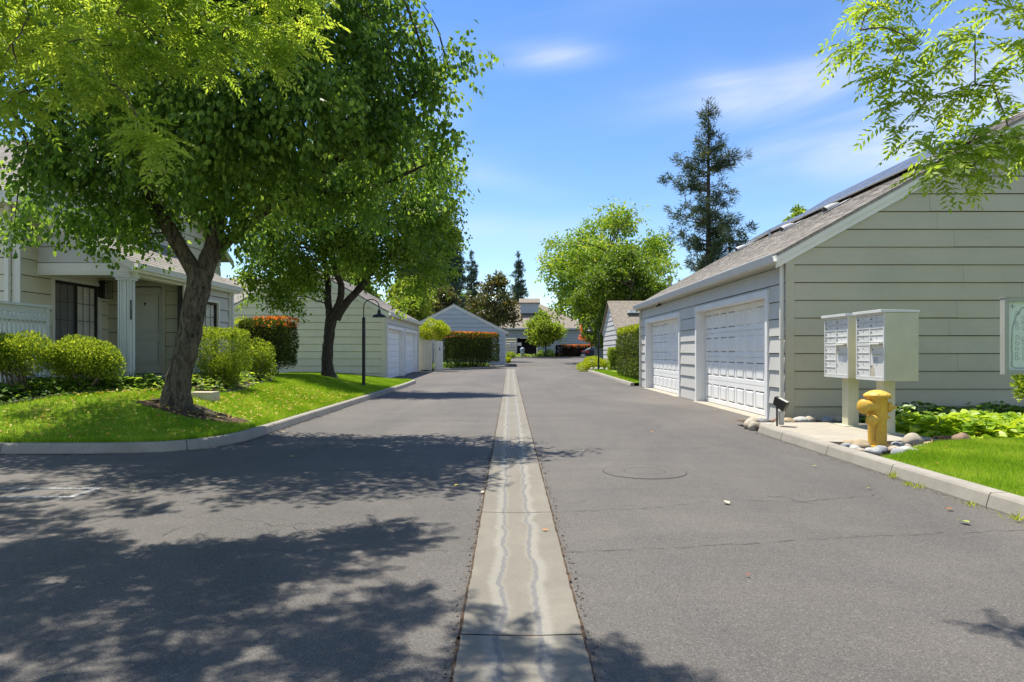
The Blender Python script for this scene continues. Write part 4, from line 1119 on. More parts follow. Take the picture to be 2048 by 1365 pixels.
dg = MB(); rr = random.Random(3)
for k in range(5):
    z = 2.375 - k * .033
    dg.box((-7.7645, 13.985, z), (-7.763, 14.003, z + .004)); dg.box((-7.7645, 13.985, z + .018), (-7.763, 14.003, z + .022)); dg.box((-7.7645, 13.985 if k % 2 else 13.999, z + .0041), (-7.763, 13.989 if k % 2 else 14.003, z + .0179))
part('numerals', dg.mesh('numerals', GUTTER), pq)
ps = MB(); ps.box((-9.66, 13.75, .40), (-7.62, 16.40, .83)); ps.box((-9.5, 13.20, .40), (-7.35, 13.748, .72)); part('porch_floor', ps.mesh('porch_floor', CONC), H)
# front door
FD = F3 @ Matrix.Translation((.44, .38, -.04)); dm = MB(); dm.box((0, 0, -.06), (.88, 2.08, -.03))
for a_ in ((0, 0, .11, 2.08), (.77, 0, .88, 2.08), (.11, 0, .77, .22), (.11, .84, .77, .98), (.11, 1.93, .77, 2.08)): dm.box((a_[0], a_[1], -.0295), (a_[2], a_[3], 0))
for a_ in ((.14, .25, .74, .81), (.14, 1.01, .74, 1.90)): dm.box((a_[0], a_[1], -.0295), (a_[2], a_[3], -.004)); dm.box((a_[0] + .03, a_[1] + .03, -.0039), (a_[2] - .03, a_[3] - .03, .004))
D_ = part('front_door', dm.mesh('front_door', DOORG), H, FD)
hm = MB(); hm.tube([(.06, .95, .0), (.06, .95, .06)], .018, 10); hm.tube([(.06, 1.08, 0), (.06, 1.08, .03)], .022, 10); part('door_handle', hm.mesh('door_handle', BRONZE), D_, FD)
hm = MB(); hm.tube([(.44, 1.70, .008), (.44, 1.70, .03)], .022, 10); hm.tube([(.44, 1.70, .03), (.44, 1.64, .03)], .010, 8); part('door_knocker', hm.mesh('door_knocker', BRONZE), D_, FD)
dc = MB(); dc.box((-.08, 0, .024), (-.002, 2.10, .05)); dc.box((.882, 0, .024), (.96, 2.10, .05)); dc.box((-.08, 2.10, .024), (.96, 2.19, .055)); dc.box((-.02, -.02, -.02), (.90, .0, .06)); part('door_casing', dc.mesh('door_casing', SID_R), H, F3 @ Matrix.Translation((.44, .38, 0)))
th_ = MB(); th_.box((0.0, -.02, -.03), (.88, .015, .03)); part('threshold', th_.mesh('threshold', BRONZE), H, FD @ Matrix.Translation((0, 0, .04)))
# porch window
GLASS = Mt('window_glass', .04, .6); GLASS.col((.02, .025, .025)); GLASS.b.inputs['Alpha'].default_value = .06; GLASS = GLASS.m
SCREEN = Mt('insect_screen', .7, .2); SCREEN.col((.16, .16, .16)); SCREEN.b.inputs['Alpha'].default_value = .35; SCREEN = SCREEN.m
BLIND = simple('blinds', (.88, .86, .76), .6)
def window(Fr, w, h, halves, name_l=None, trimm=TRIM):
    wd = part('window', casing(w, h, .07, .16, .045, True).mesh('window', trimm), H, Fr)
    fr = MB(); fr.box((0, 0, -.06), (w, .04, -.01)); fr.box((0, h - .06, -.06), (w, h, -.01)); fr.box((0, .04, -.06), (.035, h - .06, -.01)); fr.box((w - .035, .04, -.06), (w, h - .06, -.01))
    if halves == 2: fr.box((w / 2 - .035, .04, -.055), (w / 2 + .035, h - .06, -.004))
    part('window_frame', fr.mesh('window_frame', BRONZE), wd, Fr)
    mu = MB()
    for hf in range(halves):
        x0 = .035 + hf * (w / halves); x1 = (hf + 1) * w / halves - .035
        for c in range(1, 3): x = x0 + (x1 - x0) * c / 3; mu.box((x - .006, .04, -.032), (x + .006, h - .06, -.022))
        for c in range(1, 5): y = .04 + (h - .1) * c / 5; mu.box((x0, y - .006, -.031), (x1, y + .006, -.021))
    part('muntin', mu.mesh('muntin', BRONZE), wd, Fr)
    gl = MB(); gl.box((.036, .041, -.045), (w - .036, h - .061, -.041)); part('pane', gl.mesh('pane', GLASS), wd, Fr)
    bl = MB(); y = .05
    while y < h - .05: bl.poly([(.01, y, -.085), (w - .01, y, -.085), (w - .01, y + .034, -.070), (.01, y + .034, -.070)]); y += .036
    bl.box((0.001, 0.001, -.155), (w - .001, h - .001, -.10)); part('blinds', bl.mesh('blinds', BLIND), wd, Fr)
    if halves == 2: s_ = MB(); s_.box((.036, .041, -.019), (w / 2 - .036, h - .061, -.0175)); part('insect_screen', s_.mesh('insect_screen', SCREEN), wd, Fr)
window(F2 @ Matrix.Translation((.98, .40, 0)), 1.57, 2.04, 2)
window(F4 @ Matrix.Translation((1.0, .45, 0)), .95, 1.75, 1)
# lantern
lm = MB(); zz = 2.62
lm.box((-9.655, 15.98, zz + .02), (-9.60, 16.16, zz + .40)); lm.box((-9.60, 16.02, zz + .34), (-9.50, 16.12, zz + .38)); LN = part('wall_lantern', lm.mesh('wall_lantern', BRONZE), H)
lm = MB()
for (x, y) in ((-9.60, 15.98), (-9.42, 15.98), (-9.60, 16.15), (-9.42, 16.15), (-9.51, 15.98), (-9.42, 16.065)): lm.box((x, y, zz), (x + .010, y + .010, zz + .40))
lm.box((-9.60, 15.975, zz - .008), (-9.408, 16.165, zz)); lm.box((-9.60, 15.975, zz + .40), (-9.408, 16.165, zz + .41)); lm.box((-9.60, 15.975, zz + .13), (-9.408, 15.98, zz + .14)); lm.box((-9.60, 15.975, zz + .27), (-9.408, 15.98, zz + .28)); part('cage', lm.mesh('cage', BRONZE), LN)
lm = MB(); lm.tube([(-9.51, 16.06, zz + .02), (-9.51, 16.06, zz + .32)], .045, 12); part('lamp_glass', lm.mesh('lamp_glass', simple('smoky_glass', (.12, .11, .10), .2, .5)), LN)

# clubhouse at the end
CB = g(94) + .02
C = thing('clubhouse', 'low grey clubhouse with cupola and hipped roof at the far end of the drive', 'building', (4, 94, CB))
F6 = frame((-9, 94, CB), (1, 0, 0), (0, 0, 1))
part('wall', siding(20, 3.9, openings=[(8.1, 0, 9.85, 2.6), (9.95, 0, 12.75, 2.6)], exp=.36, lap=.03, gap=.03).mesh('wall', SID_G), C, F6)
part('wall', siding(14, 3.9, exp=.36, lap=.03, gap=.03).mesh('wall', SID_G), C, frame((11, 94, CB), (0, 1, 0), (0, 0, 1)))
part('entry_wall', siding(1.75, 2.6, exp=.36, lap=.03, gap=.03).mesh('entry_wall', SID_W), C, frame((-.9, 94.3, CB), (1, 0, 0), (0, 0, 1)), label='beige entry wall under the eave')
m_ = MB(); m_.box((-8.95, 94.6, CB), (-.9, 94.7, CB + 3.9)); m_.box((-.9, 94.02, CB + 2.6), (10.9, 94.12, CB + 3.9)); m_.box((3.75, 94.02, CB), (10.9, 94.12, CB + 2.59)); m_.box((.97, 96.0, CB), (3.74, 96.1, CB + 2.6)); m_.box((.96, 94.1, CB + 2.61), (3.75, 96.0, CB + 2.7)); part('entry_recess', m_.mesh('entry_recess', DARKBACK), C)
m_ = MB(); m_.box((.86, 93.95, CB), (.96, 94.3, CB + 2.6)); m_.box((3.74, 93.95, CB), (3.84, 94.05, CB + 2.6)); m_.box((-.98, 93.95, CB), (-.88, 94.25, CB + 2.6)); m_.box((-9.5, 93.3, CB + 3.78), (11.5, 93.4, CB + 3.98)); m_.box((-9.5, 93.4, CB + 3.80), (11.5, 94.0, CB + 3.83)); part('trim', m_.mesh('trim', TRIMG), C)
zt, ze = 8.45, CB + 3.98; a = (-9.6, 93.3, ze); b = (11.6, 93.3, ze); c = (11.6, 109, ze); d = (-9.6, 109, ze); r1 = (-2, 101, zt); r2 = (4.6, 101, zt)
for q in ((a, b, r2, r1), (b, c, r2), (c, d, r1, r2), (d, a, r1)): part('roof', poly_roof(q).mesh('roof', ROOFT), C)
m_ = MB(); m_.box((1.5, 97.2, 6.9), (4.1, 99.6, 8.3)); CU = part('cupola', m_.mesh('cupola', SID_G), C)
m_ = MB(); m_.box((1.3, 97.0, 8.3), (4.3, 99.8, 8.42)); m_.prism([(97.0, 8.42), (99.8, 8.42), (98.4, 9.1)], 'x', 1.3, 4.3); part('cupola_roof', m_.mesh('cupola_roof', ROOFT), CU)
def notice(x, z, w, h, col_, marks, y=94.2, nm='notice'):
    m_ = MB(); m_.box((x, y, z), (x + w, y + .03, z + h)); o = part(nm, m_.mesh(nm, col_), C)
    m2 = MB(); r_ = random.Random(int(x * 9 + 50))
    for k in range(marks): yy_ = z + h * (.12 + .76 * k / max(1, marks - 1)) - .02; m2.box((x + w * .12, y - .004, yy_), (x + w * r_.uniform(.5, .88), y - .001, yy_ + h * .05))
    part('lettering', m2.mesh('lettering', simple('ink', (.25, .08, .06) if nm == 'sign' else (.2, .2, .2), .7)), o)
notice(.0, CB + 1.35, .55, .65, WHITE, 6); notice(1.02, CB + 1.55, .55, .42, WHITE, 3, 93.9); notice(4.1, CB + 1.45, .65, .42, simple('sign_rose', (.55, .36, .30), .6), 3, 93.93, 'sign')
BN = thing('litter_bin', 'grey round litter bin with domed lid before the dark clubhouse entry', 'litter bin', (1.6, 88.4, g(88.4) + .1))
part('bin_body', MB().lathe([(.24, 0), (.27, .8), (.27, .82)], 18).mesh('bin_body', simple('bin_grey', (.42, .44, .45), .5), True), BN, local=True)
part('lid', MB().lathe([(.31, .82), (.31, .98), (.26, 1.14), (.12, 1.24), (.02, 1.27)], 18).mesh('lid', simple('bin_blue', (.26, .33, .40), .45), True), BN, local=True)
# carport behind
CP = thing('carport', 'white-roofed carport far behind, seen between the clubhouse and the right fence', 'carport', (17, 112, .8))
part('canopy', MB().box((-6, 0, 2.2), (10, 6, 2.9)).mesh('canopy', WHITE), CP, local=True)
for x in (-5.8, -2, 2, 6): part('post', MB().box((x, .2, 0), (x + .2, .4, 2.2)).mesh('post', BRONZE), CP, local=True)
part('back_wall', MB().box((-6, 5, 0), (10, 5.2, 2.2)).mesh('back_wall', SID_G), CP, local=True)
# car
CA = thing('parked_car', 'dark blue car with red tail lamp parked half behind the pale right fence', 'car', (10.75, 79.0, g(80)), rz=R(8))
CARP = Mt('car_paint', .18, .6, .3); CARP.col((.012, .018, .045)); CARP = CARP.m
prof = [(-2.3, .45), (-2.35, .75), (-2.2, .98), (-1.95, 1.05), (-1.25, 1.42), (-.6, 1.5), (.5, 1.46), (1.15, 1.05), (2.0, .92), (2.3, .7), (2.3, .4), (1.9, .28), (-2.0, .28)]
b_ = part('body', MB().prism(prof, 'y', -.88, .88).mesh('body', CARP), CA, local=True); smooth_bevel(b_, .06, 3)
wn_ = MB(); wn_.poly([(-1.85, -.885, 1.06), (-.2, -.885, 1.06), (-.2, -.885, 1.38), (-.7, -.885, 1.41), (-1.2, -.885, 1.36)]); wn_.poly([(-.1, -.885, 1.06), (.95, -.885, 1.06), (.45, -.885, 1.36), (-.1, -.885, 1.38)]); wn_.poly([(-1.98, -.75, 1.065), (-1.98, .75, 1.065), (-1.35, .65, 1.40), (-1.35, -.65, 1.40)]); part('window', wn_.mesh('window', simple('car_glass', (.10, .14, .19), .08, .6)), CA, local=True)
RL = simple('tail_red', (.6, .03, .02), .3)
for s in (-1, 1):
    part('tail_lamp', MB().box((-2.28, .48 if s > 0 else -.91, .74), (-1.85, .91 if s > 0 else -.48, .95)).mesh('tail_lamp', RL), CA, local=True)
part('bumper', MB().box((-2.42, -.8, .33), (-2.25, .8, .55)).mesh('bumper', STEEL), CA, local=True)
for x in (-1.4, 1.45):
    for y in (-.86, .70):
        w_ = part('wheel', MB().tube([(x, y, .33), (x, y + .18, .33)], .33, 20).mesh('wheel', simple('tyre', (.02, .02, .02), .8)), CA, local=True)
        part('rim', MB().tube([(x, y - .01, .33), (x, y + .19, .33)], .2, 16).mesh('rim', ALU), w_, TM[CA.name])
# ============================================================ FENCES
def slat_fence(name, label, a, b, z0f, h, mat, slat=.085, gap=.012, cap=True, rail=True, cat='fence'):
    a = Vector(a); b = Vector(b); L = (b - a).length; u = (b - a).normalized(); z0 = z0f
    Fr = frame((a.x, a.y, z0), (u.x, u.y, 0), (0, 0, 1)); th = thing(name, label, cat, (a.x, a.y, z0))
    mb = MB(); x = .1; r_ = random.Random(int(L * 10))
    while x + slat < L - .08: mb.box((x, .04, 0), (x + slat, h - .12, .02 + r_.uniform(0, .004))); x += slat + gap
    part('slat_panel', mb.mesh('slat_panel', mat), th, Fr)
    n = max(1, round(L / 2.2))
    for k in range(n + 1):
        x = k * (L - .1) / n; part('fence_post', MB().box((x, 0, -.04), (x + .1, h - .001, .05)).mesh('fence_post', mat), th, Fr)
    rm_ = MB()
    if rail: rm_.box((.1, h - .26, .025), (L - .1, h - .17, .05)); rm_.box((.1, .12, -.03), (L - .1, .2, -.003)); rm_.box((.1, h - .3, -.03), (L - .1, h - .2, -.003))
    if cap: rm_.box((-.03, h, -.07), (L + .03, h + .045, .09)); rm_.box((0.1, h - .12, .0), (L - .1, h - .002, .03))
    part('rail', rm_.mesh('rail', mat), th, Fr); return th
FT = slat_fence('fence', 'pale grey vertical slat fence with flat cap beside the porch house', (-8.92, 10.6), (-8.92, 13.15), .60, 1.60, TRIMG, .062, .05)
part('return_panel', MB().box((-9.62, 13.08, .6), (-8.93, 13.12, 2.1)).mesh('return_panel', TRIMG), FT)
slat_fence('fence', 'short weathered board fence between the porch house and the red-topped hedge', (-11.2, 24.5), (-9.0, 24.5), .5, 1.75, simple('weathered_wood', (.28, .26, .22), .8), .13, .01)
# gate by the cream garage
slat_fence('fence', 'cream board fence panel adjoining the far end of the cream garage', (-5.66, 42.5), (-4.62, 42.5), g(42) + .05, 1.85, SID_W, .17, .012, rail=False)
GA = thing('gate', 'narrow cream board gate with black latch under the leafy pergola', 'gate', (-4.60, 42.5, g(42) + .05))
gm = MB(); 
for k in range(3): gm.box((k * .145, -.02, .03), (k * .145 + .138, .0, 1.84))
gm.box((0, .001, .3), (.43, .03, .4)); gm.box((0, .001, 1.4), (.43, .03, 1.5)); part('boards', gm.mesh('boards', TRIM), GA, local=True)
part('latch', MB().box((.20, -.05, 1.28), (.25, -.021, 1.42)).mesh('latch', BLACKM), GA, local=True)
PG = thing('pergola', 'small pergola with two pale posts carrying a bright green climber', 'pergola', (-4.9, 43.6, g(43)))
for x in (-.28, .26): part('post', MB().box((x, 0, 0), (x + .14, .14, 2.45)).mesh('post', TRIM), PG, local=True)
bm_ = MB(); bm_.box((-1.1, .02, 2.45), (.7, .12, 2.6)); [bm_.box((-1.0 + .35 * k, -.4, 2.6), (-.94 + .35 * k, .6, 2.7)) for k in range(5)]; part('beam', bm_.mesh('beam', TRIM), PG, local=True)
slat_fence('fence', 'pale green board fence standing between the parked car and the right house', (7.5, 60.5), (8.9, 60.5), g(60), 2.0, simple('pale_green_paint', (.48, .54, .46), .6), .2, .01, rail=False)

# ============================================================ LAMPS
LP = thing('street_lamp', 'black gooseneck lamp post on the left lawn beside the second tree', 'street lamp', (-4.93, 23.0, hl(-4.93, 23.0) - .02), 'gooseneck lamps along the drive')
part('post', MB().tube([(0, 0, 0), (0, 0, 2.25)], .058, 16).lathe([(.075, 0), (.075, .05), (.06, .08)], 16).lathe([(.065, 2.25), (.05, 2.32), (.03, 2.34)], 16).mesh('post', BLACKM, True), LP, local=True)
gn = [(0, 0, 2.3), (0, 0, 2.68)] + [(.26 - .26 * math.cos(math.pi * k / 12), 0, 2.68 + .26 * math.sin(math.pi * k / 12)) for k in range(1, 13)] + [(.52, 0, 2.55)]
part('gooseneck', MB().tube(gn, .017, 10).mesh('gooseneck', BLACKM, True), LP, local=True)
sh_ = part('lamp_shade', MB().lathe([(.235, 2.33), (.232, 2.345), (.20, 2.40), (.12, 2.435), (.06, 2.45), (.055, 2.50), (.05, 2.57), (.02, 2.6)], 28, Matrix.Translation((.52, 0, 0))).mesh('lamp_shade', BLACKM, True), LP, local=True)
part('bulb', MB().lathe([(.03, 2.345), (.07, 2.36), (.07, 2.40), (.03, 2.43)], 14, Matrix.Translation((.52, 0, -.012))).mesh('bulb', LENS, True), sh_, TM[LP.name])
LQ = copy_tree(LP); LQ['label'] = 'black gooseneck lamp post rising from the lime shrubs on the right'
LQ.matrix_basis = Matrix.Translation((5.32, 41.0, g(41) + .12)) @ Matrix.Rotation(math.pi, 4, 'Z')

# ============================================================ MAILBOXES
LOCKM = simple('lock_metal', (.10, .10, .09), .5, .4, .3)
def mailbox(label, y0, D=.80, W_=.50, z0=.93, z1=1.93, chip=False):
    """near face at y0; its doors face the drive (-x)"""
    x0 = 5.44; th = thing('cluster_mailbox', label, 'mailbox', (x0 + .24, y0 + D / 2, .128), 'cluster mailboxes')
    cab = MB(); cab.box((x0 + .01, y0, z0), (x0 + W_, y0 + D, z1)); smooth_bevel(part('cabinet', cab.mesh('cabinet', POSTP), th), .004)
    cap = MB(); cap.prism([(x0 - .055, z1 + .002), (x0 + W_ + .01, z1 + .002), (x0 + W_ + .01, z1 + .03), (x0 - .055, z1 + .045)], 'y', y0 - .015, y0 + D + .015); smooth_bevel(part('cap', cap.mesh('cap', POWDER), th), .004)
    ped = MB(); ped.box((x0 + .15, y0 + D / 2 - .10, .128), (x0 + .33, y0 + D / 2 + .10, z0 - .001)); smooth_bevel(part('pedestal', ped.mesh('pedestal', POSTP), th), .004)
    ft = MB(); ft.box((x0 + .05, y0 + D / 2 - .2, .129), (x0 + .43, y0 + D / 2 + .2, .140)); part('base_plate', ft.mesh('base_plate', POSTP), th)
    # frame in local: x along y-(far->near), y up, z out
    Fr = frame((x0 + .01, y0 + D, z0), (0, -1, 0), (0, 0, 1)); H_ = z1 - z0
    fr = MB(); fr.box((0, 0, .0005), (.028, H_, .016)); fr.box((D - .028, 0, .0005), (D, H_, .016)); fr.box((.028, 0, .0005), (D - .028, .035, .020)); fr.box((.028, H_ - .03, .0005), (D - .028, H_, .014)); fr.box((D / 2 - .012, .035, .0005), (D / 2 + .012, H_ - .03, .013)); fr.box((.028, H_ * .52, .0005), (D / 2 - .012, H_ * .52 + .045, .012))
    part('door_frame', fr.mesh('door_frame', POWDER), th, Fr)
    def door(xa, ya, xb, yb, lock=True, tone=None, slotm=True):
        dm_ = MB(); dm_.box((xa + .004, ya + .004, .0005), (xb - .004, yb - .004, .008)); dm_.box((xa + .004, ya + .004, .0081), (xb - .004, ya + .018, .014))
        d_ = part('compartment_door', dm_.mesh('compartment_door', POWDER), th, Fr)
        lk = MB()
        if lock: lk.tube([(xa + .035, (ya + yb) / 2, .008), (xa + .035, (ya + yb) / 2, .016)], .011, 8)
        if slotm: lk.box(((xa + xb) / 2 - .008, (ya + yb) / 2 + .005, .0082), ((xa + xb) / 2 + .004, (ya + yb) / 2 + .028, .0095))
        if lk.v: part('lock', lk.mesh('lock', LOCKM), d_, Fr)
    colL = (.030, D / 2 - .014); colR = (D / 2 + .014, D - .030); top = H_ - .032; hh = (top - (H_ * .52 + .047)) / 4
    for k in range(4): door(colL[0], top - (k + 1) * hh, colL[1], top - k * hh); door(colR[0], top - (k + 1) * hh, colR[1], top - k * hh)
    h2 = (H_ * .52 - .037) / 4
    for k in range(4): door(colL[0], .037 + k * h2, colL[1], .037 + (k + 1) * h2)
    yb = H_ * .52 + .04; sl = MB(); sl.box((colR[0], yb - .015, .002), (colR[1], yb, .07)); sl.box((colR[0], yb - .025, .068), (colR[1], yb - .012, .075)); part('mail_slot', sl.mesh('mail_slot', POWDER), th, Fr)
    sd = MB(); sd.box((colR[0], yb - .014 - .003, .0005), (colR[1], yb - .015, .02)); 
    door(colR[0] + .03, yb - .17, colR[1] - .005, yb - .03, True, slotm=False); door(colR[0], .037, colR[1], yb - .18, True)
    st = MB(); st.box((colR[0] + .09, yb - .31, .0085), (colR[0] + .22, yb - .21, .0095)); part('sticker', st.mesh('sticker', simple('sticker', (.42, .46, .46) if chip else (.85, .85, .83), .6)), th, Fr)
    if chip:
        cp = MB(); r_ = random.Random(4)
        cp.poly([(colR[0] + .005, .045, .0088), (colR[0] + .15, .045, .0088), (colR[0] + .115, .15, .0088), (colR[0] + .09, .23, .0088), (colR[0] + .03, .225, .0088), (colR[0] + .012, .14, .0088)]); part('bare_patch', cp.mesh('bare_patch', simple('bare_metal', (.48, .44, .34), .7, .3, 0, .4, 40)), th, Fr)
    return th
mailbox('nearer cluster mailbox with scraped lower door, standing directly behind the yellow hydrant', 9.92, chip=True)
mailbox('farther cluster mailbox with small white sticker, half hidden behind the nearer one', 10.98, .82)

# ============================================================ HYDRANT
hx_, hy_ = 4.80, 8.92
HY = thing('fire_hydrant', 'yellow fire hydrant among river rocks in front of the mailboxes', 'fire hydrant', (hx_, hy_, .12))
part('barrel', MB().lathe([(.115, -.05), (.112, 0), (.112, .34), (.118, .36), (.123, .40), (.123, .62), (.135, .635), (.135, .645)], 36).mesh('barrel', HYD, True), HY, local=True)
part('bonnet', MB().lathe([(.162, .645), (.165, .65), (.165, .672), (.158, .68), (.13, .70), (.09, .722), (.04, .736), (.01, .738)], 36).mesh('bonnet', HYD, True), HY, local=True)
def nozzle(nm, az_, z, r0, length, cap_r, nut=True, tilt=0):
    M = Matrix.Translation((0, 0, z)) @ Matrix.Rotation(az_, 4, 'Z') @ Matrix.Rotation(R(90) + tilt, 4, 'Y')
    o = part(nm, MB().lathe([(r0 * 1.15, .06), (r0 * 1.1, .11), (r0, .13), (r0, length - .060), (r0 * .8, length - .058), (r0 * .8, length - .046)], 26, M).mesh(nm, HYD, True), HY, local=True)
    c = MB().lathe([(cap_r * .9, length - .047), (cap_r * 1.06, length - .045), (cap_r * 1.06, length - .02), (cap_r * .99, length - .012), (cap_r * .8, length), (cap_r * .4, length + .008), (.02, length + .010)], 26, M)
    if nut: c.lathe([(.02, length + .01), (.017, length + .045)], 5, M)
    for k in range(4):
        a = k * math.pi / 2 + .4; c.box((-.008, -.008, length - .052), (.008, .008, length - .012), M @ Matrix.Rotation(a, 4, 'Z') @ Matrix.Translation((cap_r * 1.04, 0, 0)))
    part('cap', c.mesh('cap', HYD, True), o, TM[HY.name])
nozzle('pumper_outlet', R(200), .525, .080, .270, .089, nut=False)
nozzle('hose_outlet', R(226), .355, .060, .245, .070)
nozzle('hose_outlet', R(-22), .515, .048, .175, .058)
fl = MB()
for k in range(8):
    a = 2 * math.pi * (k + .5) / 8; fl.tube([(.148 * math.cos(a), .148 * math.sin(a), .625), (.148 * math.cos(a), .148 * math.sin(a), .69)], .011, 6)
part('flange_bolts', fl.mesh('flange_bolts', HYD), HY, local=True)
part('base_flange', MB().lathe([(.15, -.02), (.152, .012), (.118, .02)], 30).mesh('base_flange', HYD, True), HY, local=True)
part('drain_plug', MB().tube([(.10, -.02, .40), (.15, -.03, .375)], .014, 8).mesh('drain_plug', HYD), HY, local=True)
ch = MB()
def chain(mb, pts, r_=.0035):
    q, _ = densify(pts, [1] * len(pts), .02, 0)
    for i in range(len(q) - 1):
        a, b = Vector(q[i]), Vector(q[i + 1]); mid = (a + b) / 2; d = (b - a).normalized(); s = d.orthogonal().normalized() if i % 2 else d.cross(d.orthogonal()).normalized(); L = .011
        mb.tube([mid - d * L + s * .001, mid - d * L * .5 + s * .006, mid + d * L * .5 + s * .006, mid + d * L, mid + d * L * .5 - s * .006, mid - d * L * .5 - s * .006, mid - d * L], r_ * .6, 5, False)
chain(ch, [(-.205, -.10, .45), (-.20, -.11, .37), (-.17, -.15, .33), (-.13, -.19, .34)]); chain(ch, [(-.12, -.20, .30), (-.125, -.19, .22), (-.12, -.17, .13), (-.105, -.15, .09)])
part('chain', ch.mesh('chain', CHAIN), HY, local=True)

# ============================================================ MAP SIGN, SPOTLIGHT
SG = thing('map_sign', 'framed site map board at the right edge in front of the garage wall', 'sign', (6.6, 8.02, .15))
SX0, SX1, SZ0, SZ1, SY = 5.80, 7.30, 1.09, 1.99, 8.0
SGF = simple('sign_frame_paint', (.36, .36, .31), .5)
m_ = MB(); m_.box((SX0, SY, SZ0), (SX0 + .05, SY + .08, SZ1)); m_.box((SX1 - .05, SY, SZ0), (SX1, SY + .08, SZ1)); m_.box((SX0 + .05, SY, SZ0), (SX1 - .05, SY + .08, SZ0 + .05)); m_.box((SX0 + .05, SY, SZ1 - .045), (SX1 - .05, SY + .08, SZ1)); m_.box((SX0 + .05, SY + .06, SZ0 + .05), (SX1 - .05, SY + .078, SZ1 - .045)); m_.box((SX0 - .006, SY - .006, SZ1), (SX1 + .006, SY + .086, SZ1 + .008)); part('frame', m_.mesh('frame', SGF), SG)
m_ = MB(); m_.box((SX0 + .05, SY + .035, SZ0 + .05), (SX1 - .05, SY + .045, SZ1 - .045)); MPP = part('map_panel', m_.mesh('map_panel', simple('map_paper', (.60, .66, .58), .35, .4, var=.04)), SG)
m_ = MB(); yy = SY + .032
def ln(pts, w=.004):
    for (a, b), (c_, d) in zip(pts[:-1], pts[1:]):
        dx, dz = c_ - a, d - b; l_ = math.hypot(dx, dz) or 1; nx, nz_ = -dz / l_ * w / 2, dx / l_ * w / 2
        m_.poly([(a + nx, yy, b + nz_), (c_ + nx, yy, d + nz_), (c_ - nx, yy, d - nz_), (a - nx, yy, b - nz_)])
cx, cz = SX0 + .115, SZ1 - .10
ln([(cx, cz - .035), (cx, cz + .035)], .003); ln([(cx - .035, cz), (cx + .035, cz)], .003); ln([(cx - .01, cz), (cx, cz + .02), (cx + .01, cz), (cx, cz - .02), (cx - .01, cz)], .003)
out_ = [(SX0 + .30, SZ1 - .09), (SX0 + .22, SZ1 - .12), (SX0 + .15, SZ1 - .22), (SX0 + .11, SZ1 - .36), (SX0 + .10, SZ1 - .60), (SX0 + .11, SZ0 + .24), (SX0 + .10, SZ0 + .10), (SX0 + .14, SZ0 + .075), (SX0 + .5, SZ0 + .08)]
ln(out_, .006); ln([(a + .012, b - .004) for a, b in out_], .002)
r_ = random.Random(9)
for row in range(11):
    for col_ in range(16):
        bx_ = SX0 + .155 + col_ * .078 + r_.uniform(-.008, .008); bz_ = SZ1 - .19 - row * .060 + r_.uniform(-.006, .006)
        if bz_ < SZ0 + .12 or r_.random() < .12 or bx_ > SX1 - .12: continue
        w_, h_ = r_.uniform(.03, .05), r_.uniform(.03, .045)
        ln([(bx_, bz_), (bx_ + w_, bz_), (bx_ + w_, bz_ + h_ * .5), (bx_ + w_ * .6, bz_ + h_ * .5), (bx_ + w_ * .6, bz_ + h_), (bx_, bz_ + h_), (bx_, bz_)], .003)
part('map_lines', m_.mesh('map_lines', simple('map_ink', (.16, .20, .18), .6)), MPP)
for x in (SX0 + .5, SX1 - .5): part('sign_post', MB().box((x, SY + .081, .1), (x + .09, SY + .17, SZ1 - .1)).mesh('sign_post', SGF), SG)

SP = thing('spotlight', 'small square landscape spotlight on a stake at the garage corner', 'spotlight', (4.42, 11.3, .12))
part('stake', MB().box((-.012, -.012, 0), (.012, .012, .34)).mesh('stake', BLACKM), SP, local=True)
part('junction_box', MB().box((.035, -.03, 0.03), (.105, .03, .25)).mesh('junction_box', STEEL), SP, local=True)
MH = Matrix.Translation((.05, 0, .39)) @ Matrix.Rotation(R(-38), 4, 'Z') @ Matrix.Rotation(R(32), 4, 'Y'); hd = part('lamp_head', MB().prism([(-.11, .06), (.11, .08), (.13, -.08), (-.07, -.06)], 'y', -.09, .09, MH).mesh('lamp_head', BRONZE), SP, local=True); smooth_bevel(hd, .006)
lmm = MB(); lmm.poly([MH @ Vector(p) for p in ((-.06, -.07, .068), (.10, -.07, .083), (.10, .07, .083), (-.06, .07, .068))]); part('lens', lmm.mesh('lens', LENS), hd, TM[SP.name])

